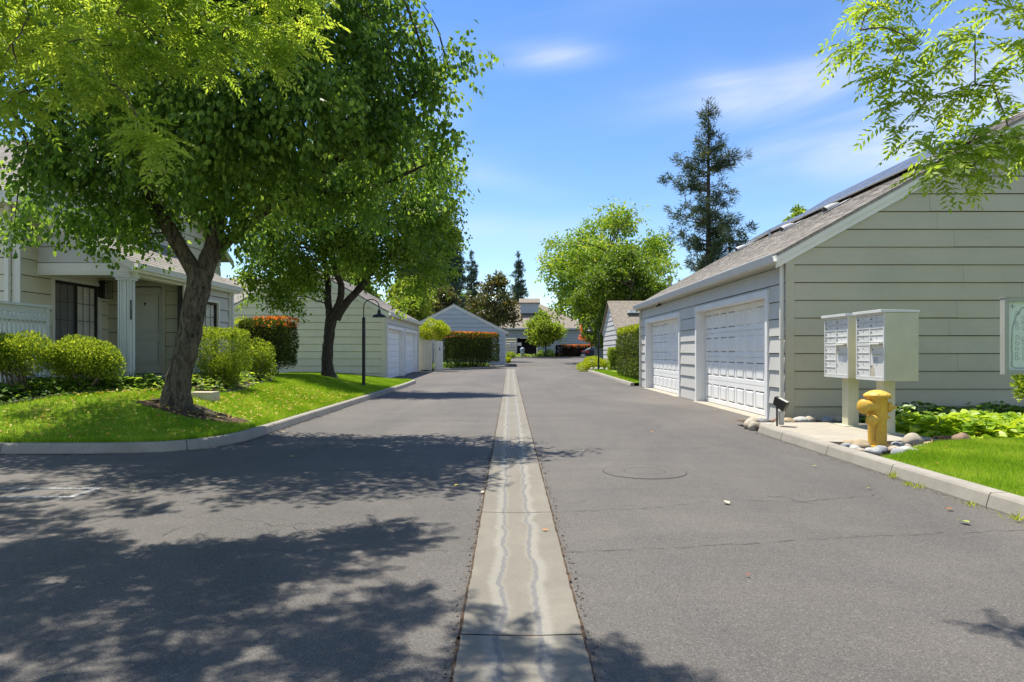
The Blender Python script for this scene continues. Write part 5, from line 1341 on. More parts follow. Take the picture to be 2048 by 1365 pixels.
# ============================================================ ROCKS
RM = {k: simple('rock_' + k, c, .75, .3, 0, .25, 9, .4, 60) for k, c in {'tan': (.38, .33, .25), 'grey': (.27, .28, .28), 'white': (.44, .43, .39), 'brown': (.25, .17, .11), 'ochre': (.40, .31, .19), 'dark': (.14, .14, .14)}.items()}
def put_rock(i, x, y, sz, colr, label, group, z=.085, rot=None):
    me = rock(i + 1, sz, RM[colr]); r_ = random.Random(i)
    o = solo('river_rock', me, label, 'rock', group); o.location = (x, y, z + sz[2] * .55); o.rotation_euler = (r_.uniform(-.15, .15), r_.uniform(-.15, .15), r_.uniform(0, 3.1) if rot is None else rot); return o
hr = [(4.36, 8.62, (.10, .07, .05), 'white', 'flat pale river rock, leftmost of those before the hydrant'), (4.50, 8.75, (.12, .09, .085), 'ochre', 'upright tan boulder left of the hydrant'),
      (4.46, 8.38, (.11, .08, .05), 'white', 'pale rounded rock beside the kerb, below the tan boulder'), (4.64, 8.55, (.12, .08, .05), 'grey', 'blue-grey flat rock in the middle of the hydrant rocks'),
      (4.68, 8.22, (.11, .08, .055), 'grey', 'grey rock nearest the kerb in front of the hydrant'), (4.86, 8.36, (.14, .09, .06), 'white', 'broad pale rock in front of the hydrant barrel'),
      (4.66, 8.98, (.13, .06, .05), 'brown', 'rust-brown flat rock touching the left of the hydrant'), (4.98, 8.62, (.10, .07, .06), 'tan', 'tan rock resting at the right foot of the hydrant'),
      (5.15, 8.56, (.12, .08, .055), 'tan', 'dusty tan rock half in the grass right of the hydrant'), (5.32, 9.02, (.16, .1, .11), 'tan', 'large shaded tan boulder right of the hydrant'),
      (5.56, 9.05, (.11, .06, .04), 'ochre', 'small flat ochre rock at the tip of the right lawn')]
hr += [(4.38, 8.86, (.08, .06, .045), 'grey', 'small grey stone at the kerb, left behind the tan boulder'), (4.56, 9.16, (.10, .06, .05), 'ochre', 'yellowish stone at the pad edge left of the hydrant'), (4.80, 8.52, (.09, .06, .05), 'tan', 'small tan stone squeezed against the hydrant front'),
       (5.02, 8.36, (.09, .07, .04), 'grey', 'small grey stone where the lawn tip starts'), (4.34, 8.42, (.07, .05, .04), 'tan', 'smallest tan stone on the kerb side'), (5.06, 8.92, (.10, .07, .05), 'grey', 'grey stone behind the right foot of the hydrant')]
for i, (x, y, sz, c_, lb) in enumerate(hr): put_rock(i, x, y, sz, c_, lb, 'river rocks round the hydrant', z=.105)
cr = [(4.27, 12.05, (.14, .16, .13), 'tan', 'big tan boulder closing the end of the right kerb'), (4.22, 11.80, (.10, .10, .10), 'tan', 'squat boulder set against the first kerb stone'), (4.42, 11.62, (.08, .07, .06), 'white', 'white rock tucked beside the first kerb stone'),
      (4.52, 12.1, (.10, .08, .07), 'dark', 'dark rock among the rocks at the garage corner'), (4.58, 12.4, (.10, .08, .06), 'grey', 'grey rock nearest the white garage door'), (4.74, 12.3, (.10, .07, .06), 'brown', 'brown rock near the garage corner trim'),
      (4.72, 11.95, (.12, .08, .07), 'tan', 'tan rock right behind the landscape spotlight'), (4.95, 12.2, (.15, .1, .08), 'ochre', 'rounded ochre rock right of the landscape spotlight'), (4.96, 12.52, (.12, .08, .06), 'brown', 'brown rock under the garage downspout')]
for i, (x, y, sz, c_, lb) in enumerate(cr): put_rock(i + 20, x, y, sz, c_, lb, 'rocks at the garage corner', z=(0 if x < 4.3 else .06))
ords = ['first', 'second', 'third', 'fourth', 'fifth', 'sixth', 'seventh']
wr = [(5.22, 'white'), (5.42, 'tan'), (5.68, 'grey'), (5.92, 'tan'), (6.12, 'grey'), (6.38, 'dark'), (6.62, 'grey')]
for i, (x, c_) in enumerate(wr): put_rock(i + 40, x, 12.22 + .12 * (i % 2), (.15, .10, .075), c_, '%s river rock from the left in the row along the sage garage wall' % ords[i], 'river rocks along the garage wall')
put_rock(60, 6.22, 9.42, (.19, .12, .10), 'brown', 'reddish brown boulder where the broad-leaved bed meets the lawn', None)
fr_ = [(4.98, 41.55), (5.25, 41.45), (5.55, 41.35), (5.9, 41.25), (6.25, 41.2)]
for i, (x, y) in enumerate(fr_): put_rock(i + 70, x, y, (.15, .12, .10), 'white', '%s pale stone from the left edging the lime shrubs far right' % ords[i], 'stones edging the lime shrubs', z=g(41) + .13)
solo('stepping_block', MB().box((-6.12, 13.0, .40), (-5.68, 13.35, .585)).mesh('stepping_block', simple('beige_block', (.55, .46, .34), .8)), 'low beige stone block on the lawn just behind the leaning tree', 'stone block')
# garden edging
def edging(path, label):
    mb = MB(); q = resample(path, .2)
    for a, b in zip(q[:-1], q[1:]):
        za, zb = hl(a.x, a.y), hl(b.x, b.y); n_ = (b - a).normalized(); nx, ny = -n_.y * .012, n_.x * .012
        for s in (1,):
            mb.poly([(a.x - nx, a.y - ny, za - .03), (b.x - nx, b.y - ny, zb - .03), (b.x - nx, b.y - ny, zb + .04), (a.x - nx, a.y - ny, za + .04)]); mb.poly([(a.x + nx, a.y + ny, za - .03), (b.x + nx, b.y + ny, zb - .03), (b.x + nx, b.y + ny, zb + .04), (a.x + nx, a.y + ny, za + .04)]); mb.poly([(a.x - nx, a.y - ny, za + .04), (b.x - nx, b.y - ny, zb + .04), (b.x + nx, b.y + ny, zb + .04), (a.x + nx, a.y + ny, za + .04)])
    solo('garden_edging', mb.mesh('garden_edging', simple('edging', (.12, .10, .08), .8)), label, 'garden edging')
edging(bedA[1:9], 'thin dark edging strip around the left front bed'); edging(bedB[1:8], 'thin dark edging strip around the bed right of the porch')
# irrigation hose roots
rt = MB(); 
for k in range(5):
    r_ = random.Random(k); rt.tube(densify([(5.75 + .1 * k, 9.3 + .06 * k, .11), (5.9 + .1 * k, 9.5, .17), (6.1, 9.45 + .08 * k, .14), (6.25 + .05 * k, 9.3 + .05 * k, .12)], [.012, .014, .012, .008], .05)[0], .011, 6)
solo('exposed_roots', rt.mesh('exposed_roots', simple('root_brown', (.26, .13, .08), .8)), 'reddish exposed roots and old stems at the bed corner behind the hydrant', 'roots')
rt = MB()
for k, (a, L_) in enumerate([(-.25, 1.0), (.05, .8), (-.5, .6), (2.9, .5), (-1.2, .35), (.35, .9)]):
    r_ = random.Random(k); pts = []; x, y = T1
    for j in range(6): t = .22 + (L_ - .2) * j / 5; px_, py_ = x + math.cos(a) * t, y + math.sin(a) * t * .7; pts.append((px_ + r_.uniform(-.03, .03), py_ + r_.uniform(-.03, .03), hl(px_, py_) + .06 - .05 * j / 5))
    q, rd = densify(pts, [.07, .06, .05, .045, .03, .015], .06); rt.tube(q, rd, 8)
me_ = rt.mesh('surface_roots', BARK, True); ROOTS = me_

# fallen leaves on the drive
FL = {'orange': (.62, .20, .03), 'yellow': (.70, .55, .07), 'brown': (.26, .12, .05), 'pale': (.60, .54, .35), 'green': (.30, .38, .07), 'red': (.35, .07, .04)}
FLm = {k: simple('fallen_' + k, c, .6, .2) for k, c in FL.items()}
def dry_leaf(px, py, size, c_, label, base=None):
    Y = CH * F / (py - VY); x = (px - VX) * Y / F; z = .016; r_ = random.Random(px)
    mb = MB(); a = r_.uniform(0, 6.28); pts = [(0, 0), (.28, .42), (.66, .36), (1, 0), (.66, -.36), (.28, -.42)]
    def q(u, v, zz): return (size * ((u - .5) * math.cos(a) - v * .7 * math.sin(a)), size * ((u - .5) * math.sin(a) + v * .7 * math.cos(a)), zz * size)
    c = [q(u, v, .25 * abs(v) + .12 * u * u) for u, v in pts]; mb.poly([c[0], c[1], c[2], c[3]]); mb.poly([c[0], c[3], c[4], c[5]]); mb.tube([q(-.35, .05, .1), q(0, 0, 0)], size * .02, 4)
    o = solo('fallen_leaf', mb.mesh('fallen_leaf', FLm[c_]), label, 'fallen leaf', 'leaves fallen on the drive'); o.location = (x, Y, z)
for a_ in [(1090, 1065, .05, 'orange', 'orange leaf lying on the concrete gutter strip'), (965, 988, .06, 'pale', 'pale crumpled leaf at the left seam of the gutter'), (913, 974, .055, 'yellow', 'yellow leaf in the shade left of the gutter'),
           (1453, 1009, .08, 'pale', 'pale leaf alone in the middle of the right lane'), (1930, 1049, .09, 'green', 'yellow-green leaf near the lower right kerb'), (1900, 1022, .07, 'brown', 'curled brown leaf just above the yellow-green leaf by the right kerb'),
           (1318, 856, .07, 'brown', 'brown leaf before the near garage door'), (1303, 866, .06, 'orange', 'small orange leaf close to the brown one by the garage door'), (1495, 1155, .03, 'red', 'tiny red leaf low in the right lane'),
           (140, 922, .07, 'green', 'green leaf by the left kerb, leftmost of those on the drive'), (268, 986, .05, 'green', 'green leaf beside the worn stall mark'), (565, 867, .08, 'yellow', 'yellow leaf by the bend of the left kerb'),
           (583, 916, .06, 'yellow', 'yellow leaf in deep shade on the left lane'), (1738, 980, .05, 'green', 'small green leaf nearest the kerb weeds'), (1630, 935, .05, 'green', 'small green leaf on asphalt left of the hydrant kerb'),
           (1430, 823, .06, 'yellow', 'yellowish leaf in front of the garage wall between the doors'), (703, 823, .06, 'yellow', 'yellow leaf near the straight left kerb'), (1165, 905, .05, 'pale', 'tiny pale leaf near the shadow tips right of the gutter')]: dry_leaf(*a_)
# ============================================================ VEGETATION
def Pt3(px, py, Y, dy=0.): v = P(px, py, Y); return v
# ---- leaning tree (foreground left)
Y1 = 11.65; zb = hl(*T1)
def q1(px, py, dy=0.): return P(px, py, Y1 + dy)
limbs = [([(T1[0] - .02, Y1, zb - .12), q1(353, 785), q1(362, 740), q1(377, 680), q1(388, 620), q1(397, 575), q1(402, 540)], [.32, .215, .19, .20, .19, .20, .18]),
         ([q1(396, 560), q1(375, 520, -.1), q1(345, 470, -.2), q1(312, 410, -.3), q1(282, 360, -.4), q1(268, 310, -.5), q1(250, 220, -.6), q1(200, 120, -.5)], [.145, .13, .12, .11, .10, .09, .07, .04]),
         ([q1(403, 560), q1(422, 500, .1), q1(438, 430, .2), q1(436, 330, .2), q1(440, 220, -.2), q1(452, 120, -.5), q1(440, 0, -.8), q1(470, -100, -1.)], [.155, .135, .12, .11, .10, .09, .07, .03]),
         ([q1(410, 555), q1(440, 500, .3), q1(520, 430, .2), q1(610, 370, 0), q1(700, 300, -.3), q1(800, 210, -.5), q1(900, 150, -.6)], [.12, .09, .08, .07, .06, .04, .02]),
         ([q1(285, 365, -.4), q1(230, 330, -.8), q1(150, 300, -1.), q1(60, 290, -1.2)], [.07, .06, .045, .02]),
         ([q1(436, 330, .2), q1(370, 280, -.6), q1(330, 300, -1.2), q1(240, 330, -1.4)], [.08, .07, .05, .02]),
         ([q1(600, 375, 0.), q1(680, 390, .1), q1(760, 370, 0.), q1(850, 330, -.1)], [.07, .055, .04, .02])]
def bl1(lst, Y0):   # crown leans toward the drive
    o = []
    for px, py, dy, r_ in lst:
        d2 = dy * .55 - 1.15 * min(1, max(0, (450 - py) / 200)); k = (Y0 + d2) / (Y0 + dy); o.append((*P(px, py, Y0 + d2), r_ * k, r_ * k, r_ * .85 * k))
    return o
def bl(lst, Y0, f=.85): return [(*P(px, py, Y0 + dy), r_, r_, r_ * f) for px, py, dy, r_ in lst]
b1 = bl1([(150, 370, -.5, .9), (135, 320, 0, .85), (20, 200, 0, .6), (250, 290, -1, 1.0), (420, 290, -1.2, 1.1), (560, 280, -.6, 1.1), (700, 270, 0, 1.1), (810, 270, .5, .85), (860, 190, .5, .65), (905, 110, .6, .35), (945, 105, .8, .25), (972, 115, .8, .16), (385, 395, .9, .5), (440, 425, .8, .42), (330, 440, .8, .4), (480, 500, .3, .28), (300, 500, .6, .25), (250, 440, .9, .5), (430, 350, 1.2, .8), (940, 150, .8, .18), (800, 110, .3, 1.0), (650, 120, -.5, 1.3),
         (480, 120, -.8, 1.3), (300, 120, -.8, 1.4), (100, 150, 0, 1.3), (895, 300, .8, .42), (865, 370, .8, .42), (60, 425, .2, .42), (140, 445, 0, .45), (225, 465, -.3, .35), (290, 430, -.5, .5), (500, 400, -.5, .65), (600, 400, 0, .65), (720, 390, .5, .6),
         (760, 0, .5, .9), (600, -40, 0, 1.5), (350, -50, 0, 1.5), (100, -30, 1, 1.4), (500, 0, 2.5, 1.6), (250, 200, 2.5, 1.5), (700, 150, 2.5, 1.3), (450, -180, 1, 1.7), (680, -130, 1.5, 1.1), (200, -160, 1, 1.4), (450, 230, -2.5, .9), (300, 170, -2.5, .9), (600, 200, -2.2, .9),
         (180, 500, -.4, .22), (45, 470, -.3, .25), (480, 470, .2, .4), (340, 380, .9, .6), (520, 320, 1.8, 1.0)], Y1) + [(-3.2, 8.8, 6.7, .9, .9, .7), (-2.3, 9.1, 6.7, .7, .7, .6), (-4.2, 8.7, 6.8, .8, .8, .7), (-2.1, 8.5, 6.4, .35, .35, .3), (-5.2, 9.0, 6.8, .8, .8, .6)]
t1 = tree('tree', 'large leaning tree with glossy dark leaves in the left lawn nearest the camera', limbs, b1, L_PEAR, BARK, 3150, 24, .30, .096, .066, droop=1.0, n_br=230, r0=.016, base=(T1[0], T1[1], zb), seg=18, jit=.55)
lumpy(t1.children[0].data, .035, 4.5)
part('surface_roots', ROOTS, t1)
# ---- second tree
Y2 = 24.0; zb = hl(*T2)
def q2(px, py, dy=0.): return P(px, py, Y2 + dy)
limbs = [([(T2[0], Y2, zb - .12), q2(655, 735), q2(655, 700), q2(659, 660), q2(664, 628)], [.32, .20, .18, .185, .20]),
         ([q2(660, 640), q2(656, 600), q2(655, 560, .2), q2(645, 500, .3), q2(620, 420, .4)], [.13, .12, .11, .09, .05]),
         ([q2(666, 632), q2(680, 600, -.2), q2(682, 570, -.3), q2(668, 530, -.5), q2(665, 440, -.5), q2(690, 350, -.5)], [.13, .12, .11, .10, .07, .04]),
         ([q2(672, 640), q2(688, 612), q2(712, 585, .2), q2(733, 560, .3), q2(738, 530, .4), q2(735, 480, .5), q2(770, 400, .6), q2(800, 330, .6)], [.155, .14, .13, .12, .11, .09, .06, .03])]
b2 = bl([(700, 470, 0, 1.5), (600, 440, 0, 1.5), (815, 460, 0, 1.3), (872, 530, 0, .75), (570, 530, 0, 1.1), (530, 490, .5, .9), (500, 560, 0, .5), (770, 520, .5, .9), (650, 380, 0, 1.6), (780, 380, 0, 1.4), (870, 420, 0, .8), (560, 400, 1, 1.3),
         (880, 350, .5, .8), (560, 590, -.4, .55), (835, 575, .5, .5), (610, 560, .6, .6), (700, 500, 1.8, .9), (590, 550, 1.8, .8), (590, 620, -.3, .3), (500, 600, .3, .25), (800, 610, 1.8, .25), (700, 300, 1.5, 1.6), (820, 300, 1.5, 1.2), (900, 470, .4, .45), (905, 410, .4, .35)], Y2, .9)
b2 = [(x * (y - 1.3) / y, y - 1.3, CH + (z - CH) * (y - 1.3) / y, a_, b_, c_) for x, y, z, a_, b_, c_ in b2]
tree('tree', 'second dark-leaved street tree behind the leaning one, forking beside the lamp post', limbs, b2, L_MID, BARK2, 2300, 22, .36, .115, .078, droop=.9, n_br=150, r0=.02, base=(T2[0], T2[1], zb), seg=14, jit=.6)

# ---- tree with compound leaves overhead, left; its trunk is out of the picture
def pin_tree(name, label, limbs, blobs, nper, seed, base, nb, tw_=.008):
    r = np.random.default_rng(seed); rr = random.Random(seed); th = thing(name, label, 'tree', base); mb = MB(); skel = []
    for pts, rad in limbs:
        p, q = densify(pts, rad, .15, .01, rr); mb.tube(p, q, 12); skel += [v for v in p if v.z > base[2] + 1.8]
    C_ = []; D_ = []; TT = []; ends = []
    for (x, y, z, rx, ry, rz, dens) in blobs:
        n = max(1, int(nper * dens * max(rx, .25) * max(ry, .25) * max(rz, .25) / .25 ** 3 * .55 + 1))
        n = min(n, 120)
        d = rand_dirs(n, r); c = np.array([x, y, z]) + d * np.array([rx, ry, rz]) * (r.random(n) ** .5)[:, None]
        for ci in c:
            k = r.integers(7, 12); a = r.random(k) * 2 * np.pi; el_ = r.normal(size=k) * .35 - .05
            C_.append(np.tile(ci, (k, 1)) + r.normal(size=(k, 3)) * .03); D_.append(np.stack([np.cos(a) * np.cos(el_), np.sin(a) * np.cos(el_), np.sin(el_)], 1)); TT.append(np.clip(.5 * r.random() + .5 * r.random(k), 0, 1)); ends.append(ci)
    ends = np.array(ends)
    hubs = [np.array(b[:3]) + np.array([0, 0, b[5] * .3]) for b in blobs]
    S = [np.array(v) for v in skel]; big = MB()
    order = sorted(range(len(hubs)), key=lambda i: min(np.linalg.norm(hubs[i] - s) for s in S))
    for i in order:
        t = hubs[i]; q = min(S, key=lambda s: np.linalg.norm(s - t)); L_ = np.linalg.norm(t - q); pts = []
        bend = np.array([rr.uniform(-.1, .1), rr.uniform(-.1, .1), .12]) * L_
        for k in range(7): u = k / 6; pts.append(q * (1 - u) + t * u + bend * math.sin(math.pi * u) + np.array([rr.uniform(-1, 1)] * 3) * .01)
        mb.tube(pts, [.004 + tw_ * min(2.5, L_) * (1 - k / 6) for k in range(7)], 6, False); S += pts[1:]
    branch_net(mb, [Vector(s) for s in S], ends[r.random(len(ends)) < nb], .004, 4, .05, rr)
    part('trunk', mb.mesh('trunk', TWIG, True), th)
    V, Fc, A = pinnate(np.concatenate(C_), np.concatenate(D_), .23, 7, .022, .074, .4, r, np.concatenate(TT))
    part('crown', mk_mesh('crown', V, Fc, L_PIST, A), th)
    return th
vis = [(60, 60, 5.6, .5), (230, 50, 5.4, .45), (400, 30, 5.8, .45), (560, 40, 6.2, .4), (620, 10, 6.4, .4), (150, 170, 5.3, .28), (275, 262, 5.2, .17), (225, 180, 5.4, .22), (520, 110, 6.0, .2), (330, 110, 5.6, .25), (10, 130, 5.2, .3),
       (0, -60, 5.6, .6), (300, -60, 5.6, .6), (560, -60, 6.2, .5), (230, 110, 5.5, .25), (60, 190, 5.6, .16), (310, 285, 5.1, .10), (440, 110, 5.9, .16), (120, 110, 5.0, .3), (460, 70, 5.5, .25), (15, 215, 5.4, .12)]
blobs = [(*P(a, b, y), r_, r_, r_ * .7, 1.5) for a, b, y, r_ in vis]
for sx_, sy_, r_ in [(-3.2, 4.15, .8), (-2.1, 4.1, .6), (-1.2, 3.85, .5), (-2.5, 3.3, .8), (-1.4, 3.0, .6), (-.6, 2.75, .42), (-.25, 2.35, .4), (.42, 3.0, .20), (.30, 2.7, .25), (.6, 2.65, .15), (-4.5, 5.8, .7), (-3.7, 5.3, .42), (-5.6, 5., .9), (-4.6, 4., .9), (-3.4, 2.2, .9), (-2, 2, .8), (-.8, 1.9, .6), (-3.2, 5.9, .35), (-.55, 3.55, .3), (-4.9, 6.8, .4), (-5.8, 6.6, .5), (-3.0, 3.0, .6), (-1.9, 3.6, .5), (-3.6, 3.5, .5), (-1.0, 2.3, .4), (-4.2, 4.9, .5), (-2.6, 2.6, .5), (-1.5, 4.1, .45), (-.7, 3.1, .4), (-3.9, 4.4, .5), (-.45, 2.2, .4), (-3.3, 5.0, .3), (-.05, 3.15, .2), (-.9, 3.3, .35)]:
    z = 4.9 + .5 * ((sx_ * 7.7) % 1); blobs.append((sx_ - z / 4.2, sy_ + 1.2 * z / 4.2, z, r_, r_, .36, 1.45 if r_ > .3 else 2.2))
hub = Vector((-8.6, 3.0, 3.0))
pin_tree('tree', 'overhanging tree with feathery yellow-green compound leaves across the upper left of the sky', [([(-8.6, 2.8, -.1), (-8.65, 2.9, 1.5), hub], [.26, .2, .19]), ([hub, (-7.2, 3.8, 4.4), (-5.6, 4.6, 5.2), (-4.0, 5.2, 5.5), (-2.6, 5.6, 5.4)], [.15, .12, .09, .06, .03]),
         ([hub, (-7.5, 3.0, 4.4), (-5.5, 3.6, 5.4), (-3.4, 4.0, 5.7), (-1.8, 4.2, 5.5), (-.9, 4.0, 5.2)], [.13, .11, .08, .06, .04, .02])], blobs, 2.5, 11, (-8.6, 2.8, 0), .5)
# ---- right overhanging tree
visr = [(1722, 70, 4.8, .14), (1760, 20, 4.9, .16), (1840, 110, 4.8, .14), (1890, 20, 4.9, .22), (1950, 90, 4.7, .18), (2010, 30, 4.8, .25), (1800, 190, 4.8, .10), (1830, 245, 4.8, .12), (1790, 130, 4.8, .10), (1985, 180, 4.7, .12), (2035, 150, 4.7, .2), (1955, 275, 4.5, .12),
        (2015, 270, 4.5, .16), (1900, 305, 4.5, .10), (1868, 340, 4.5, .06), (1935, 335, 4.5, .07), (2045, 290, 4.5, .10), (1800, -60, 4.9, .3), (2000, -60, 4.9, .35), (2100, 80, 4.7, .3), (2110, 240, 4.5, .25), (1885, 195, 4.8, .07), (1740, -20, 4.9, .14)]
blobs = [(*P(a, b, y), r_, r_, r_ * .9, 1.1) for a, b, y, r_ in visr] + [(1.42, 4.5, 4.6, .22, .22, .15, 1.2), (1.75, 4.45, 4.7, .2, .2, .2, 1.), (2.3, 4.9, 5.2, .5, .5, .3, .7), (3.3, 5.2, 5.6, .7, .7, .3, .6), (4.6, 5.2, 5.6, .9, .9, .4, .6), (6.2, 4.6, 5.4, 1., 1., .5, .6)]
hub = Vector((7.6, 3.9, 2.9))
pin_tree('tree', 'overhanging tree with feathery yellow-green compound leaves hanging in from the upper right', [([(7.7, 3.8, .1), (7.7, 3.8, 1.5), hub], [.2, .16, .14]), ([hub, (6.2, 4.3, 4.2), (4.6, 4.7, 4.7), (3.2, 4.8, 4.3), (2.6, 4.85, 3.9)], [.11, .08, .05, .03, .012]),
         ([hub, (5.5, 4.4, 3.3), P(2060, 265, 4.6), P(1990, 300, 4.55), P(1925, 345, 4.5)], [.06, .025, .010, .007, .005])], blobs, 1.9, 23, (7.7, 3.8, .1), .6, .004)

# ---- generic background broadleaf trees
def bg_tree(label, x, y, zb, zt, w, leafm, n_tw=700, per=14, L=.30, Wd=.2, spread=.5, trunk_h=.35, droop=.3, seed=0, group=None, name='tree', trunk_r=.18, nb=26, fork=3, low=0.25):
    rr = random.Random(seed + 3); h = zt - zb; bb = []
    for k in range(nb):
        t = rr.random() ** .8; zz = zb + h * (low + (1 - low) * t * .92); env = math.sin(math.pi * min(1, max(.08, (t * .86 + .14)))) ** .6
        a = rr.uniform(0, 6.28); rad = w / 2 * env * rr.uniform(.45, .85); r_ = w * rr.uniform(.09, .17)
        bb.append((x + rad * math.cos(a), y + rad * math.sin(a), zz, r_, r_, r_ * .8))
    bb += [(x, y, zb + h * .6, w * .28, w * .28, h * .22)]
    top = Vector((x, y, zb + h * trunk_h)); limbs = [([(x, y, zb - .1), (x + rr.uniform(-.1, .1), y, zb + h * trunk_h * .5), top], [trunk_r * 1.2, trunk_r, trunk_r * .85])]
    for k in range(fork):
        a = 6.28 * k / fork + rr.random(); limbs.append(([top, top + Vector((math.cos(a) * w * .12, math.sin(a) * w * .12, h * .15)), top + Vector((math.cos(a) * w * .24, math.sin(a) * w * .24, h * .38))], [trunk_r * .6, trunk_r * .4, trunk_r * .15]))
    return tree(name, label, limbs, bb, leafm, BARK2, n_tw, per, spread, L, Wd, droop, 'ovate', 50, .05, group, 'tree', .4, seg=8, jit=.9, base=(x, y, zb))
bg_tree('tall airy light green tree behind the dark drooping one, right of centre', 9.2, 63, .35, 14.7, 13.6, L_TALL, 2400, 14, .26, .16, .55, .3, seed=4, nb=40, low=.3, trunk_r=.3)
bg_tree('dense dark green drooping tree in front of the tall airy one', 9.0, 56, .3, 9.9, 8.6, L_WEEP, 2600, 14, .24, .15, .5, .3, droop=1.1, seed=9, nb=34, low=.26, trunk_r=.28)
bg_tree('bright yellow-green small tree before the clubhouse wall', 4.6, 87.8, g(88), 6.1, 6.2, L_YEL, 1100, 12, .30, .2, .5, .32, seed=5, nb=24, low=.42, trunk_r=.10)
bg_tree('bronze-green magnolia behind the blue-grey garage gable', -1.3, 68, g(68), 8.7, 6.2, L_MAG, 420, 12, .34, .17, .45, .4, droop=-.1, seed=8, nb=26, low=.4, trunk_r=.16)
bg_tree('yellow-green tree rising behind the cream garage', -8.6, 57, .3, 7.6, 6.8, L_YEL, 1200, 13, .26, .18, .5, .35, seed=2, nb=30, low=.15)
bg_tree('olive-green tree between the yellow-green one and the magnolia', -7.2, 70, .4, 7.9, 6.2, L_MAG, 1000, 13, .28, .18, .5, .3, seed=12, nb=24, low=.15)
bg_tree('green bushy tree behind the cream garage ridge, seen under the second tree', -13.5, 56, .3, 9.5, 8, L_MID, 1300, 13, .28, .18, .5, .3, seed=14, low=.15)
bg_tree('green bushy tree seen between the leaning tree and the pale house roof', -22, 60, .3, 9, 9, L_MID, 1000, 13, .32, .2, .5, .3, seed=15, low=.15)
bg_tree('red-leaved small tree behind the right gooseneck lamp', 9.3, 78, g(78), 5.6, 3.2, L_RED, 420, 12, .26, .16, .35, .45, seed=6, nb=14, low=.5, trunk_r=.08)
bg_tree('small green treetop peeping over the near garage roof', 17.2, 41, .2, 9.95, 1.5, L_MID, 160, 12, .2, .13, .25, .8, seed=7, nb=10, low=.85, trunk_r=.12, fork=0)
bg_tree('distant green tree just visible right of the clubhouse cupola', 7.5, 116, .9, 9.0, 8, L_TALL, 700, 12, .4, .25, .7, .3, seed=21, low=.2)
bg_tree('distant green tree beyond the carport', 18, 124, .9, 8.0, 10, L_MID, 700, 12, .45, .3, .7, .3, seed=22, low=.15)
bg_tree('distant broad tree behind the magnolia', -9, 110, .9, 11, 13, L_MID, 1200, 12, .45, .3, .8, .3, seed=23, low=.12)
# ---- conifers
def conifer(label, x, y, zb, zt, prof, n_br, per_clump=16, L=.35, Wd=.06, clump=.45, leafm=None, seed=0, droop=.2, sparse=1., name='conifer', up=.0, tr=.35):
    r = np.random.default_rng(seed + 40); rr = random.Random(seed + 40); th = thing(name, label, 'tree', (x, y, zb)); mb = MB()
    mb.tube([(x, y, zb - .1), (x, y, zb + (zt - zb) * .5), (x, y, zt)], [tr, tr * .6, .02], 8); C_ = []; D_ = []
    zs = [p[0] for p in prof]; ws = [p[1] for p in prof]
    for k in range(n_br):
        t = rr.random() ** (1.15 if L < .45 else .9); z = zs[0] + (zt - zs[0]) * t; w = np.interp(z, zs, ws) * (rr.uniform(.55, 1.12) if L > .45 else rr.uniform(.30, 1.22)) * (1 if rr.random() < .8 else .6); a = rr.uniform(0, 6.283)
        d = np.array([math.cos(a), math.sin(a), 0.]); pts = [np.array([x, y, z]) + d * w * u + np.array([0, 0, 1.]) * (-droop * w * u * (1 - u) * 1.5 + up * w * u * u) for u in (0, .3, .6, 1.)]
        mb.tube(pts, [.05 * min(1.4, w * .5), .035, .022, .008], 5, False)
        nc = max(1 if w < .9 else 2, int(w / clump * 1.5 * sparse))
        if w < .6 and L > .39 and rr.random() < .35: continue
        for j in range(nc):
            u = .22 + .78 * (j + rr.random()) / nc; base_ = np.array([x, y, z]) + d * w * u + np.array([0, 0, 1.]) * (-droop * w * u * (1 - u) * 1.5 + up * w * u * u); C_.append(base_ + r.normal(size=3) * clump * .3); D_.append(d * .6 + np.array([0, 0, .25]))
    C_ = np.array(C_); D_ = np.array(D_); n = len(C_) * per_clump
    c = np.repeat(C_, per_clump, 0) + r.normal(size=(n, 3)) * clump * .30; D = unit(np.repeat(D_, per_clump, 0) + r.normal(size=(n, 3)) * .7); N = rand_dirs(n, r)
    V, Fc, A = leaves(c, D, N, L * (.6 + .8 * r.random(n)), Wd * (.7 + .6 * r.random(n)), 'diamond', np.clip(np.repeat(r.random(len(C_)), per_clump) * .7 + .3 * r.random(n), 0, 1))
    part('trunk', mb.mesh('trunk', BARK2, True), th); part('crown', mk_mesh('crown', V, Fc, leafm or L_PINE, A), th); return th
def zz(py, Y): return CH - (py - VY) * Y / F
Yp = 48.; conifer('tall pine standing alone against the sky behind the near garage', (1417 - VX) * Yp / F, Yp, .2, zz(203, Yp), [(zz(600, Yp), 2.0), (zz(545, Yp), 2.5), (zz(470, Yp), 2.85), (zz(400, Yp), 2.8), (zz(340, Yp), 2.4), (zz(285, Yp), 1.0), (zz(250, Yp), .45), (zz(203, Yp), .12)], 150, 46, .40, .05, .50, seed=1, droop=-.05, up=.30, tr=.3, sparse=.8)
Yp = 92.; conifer('large hazy redwood rising behind the second tree, left of centre', (888 - VX) * Yp / F, Yp, .6, zz(425, Yp), [(zz(640, Yp), 2.6), (zz(580, Yp), 2.7), (zz(500, Yp), 2.3), (zz(450, Yp), 1.4), (zz(425, Yp), .3)], 380, 24, .6, .12, .55, L_FIR, seed=2, tr=.6)
Yp = 96.; conifer('second redwood, left of the large hazy one and mostly hidden by the second tree', (832 - VX) * Yp / F, Yp, .6, zz(400, Yp), [(zz(640, Yp), 2.8), (zz(520, Yp), 2.8), (zz(430, Yp), 1.6), (zz(400, Yp), .4)], 260, 24, .6, .12, .55, L_FIR, seed=3, tr=.6)
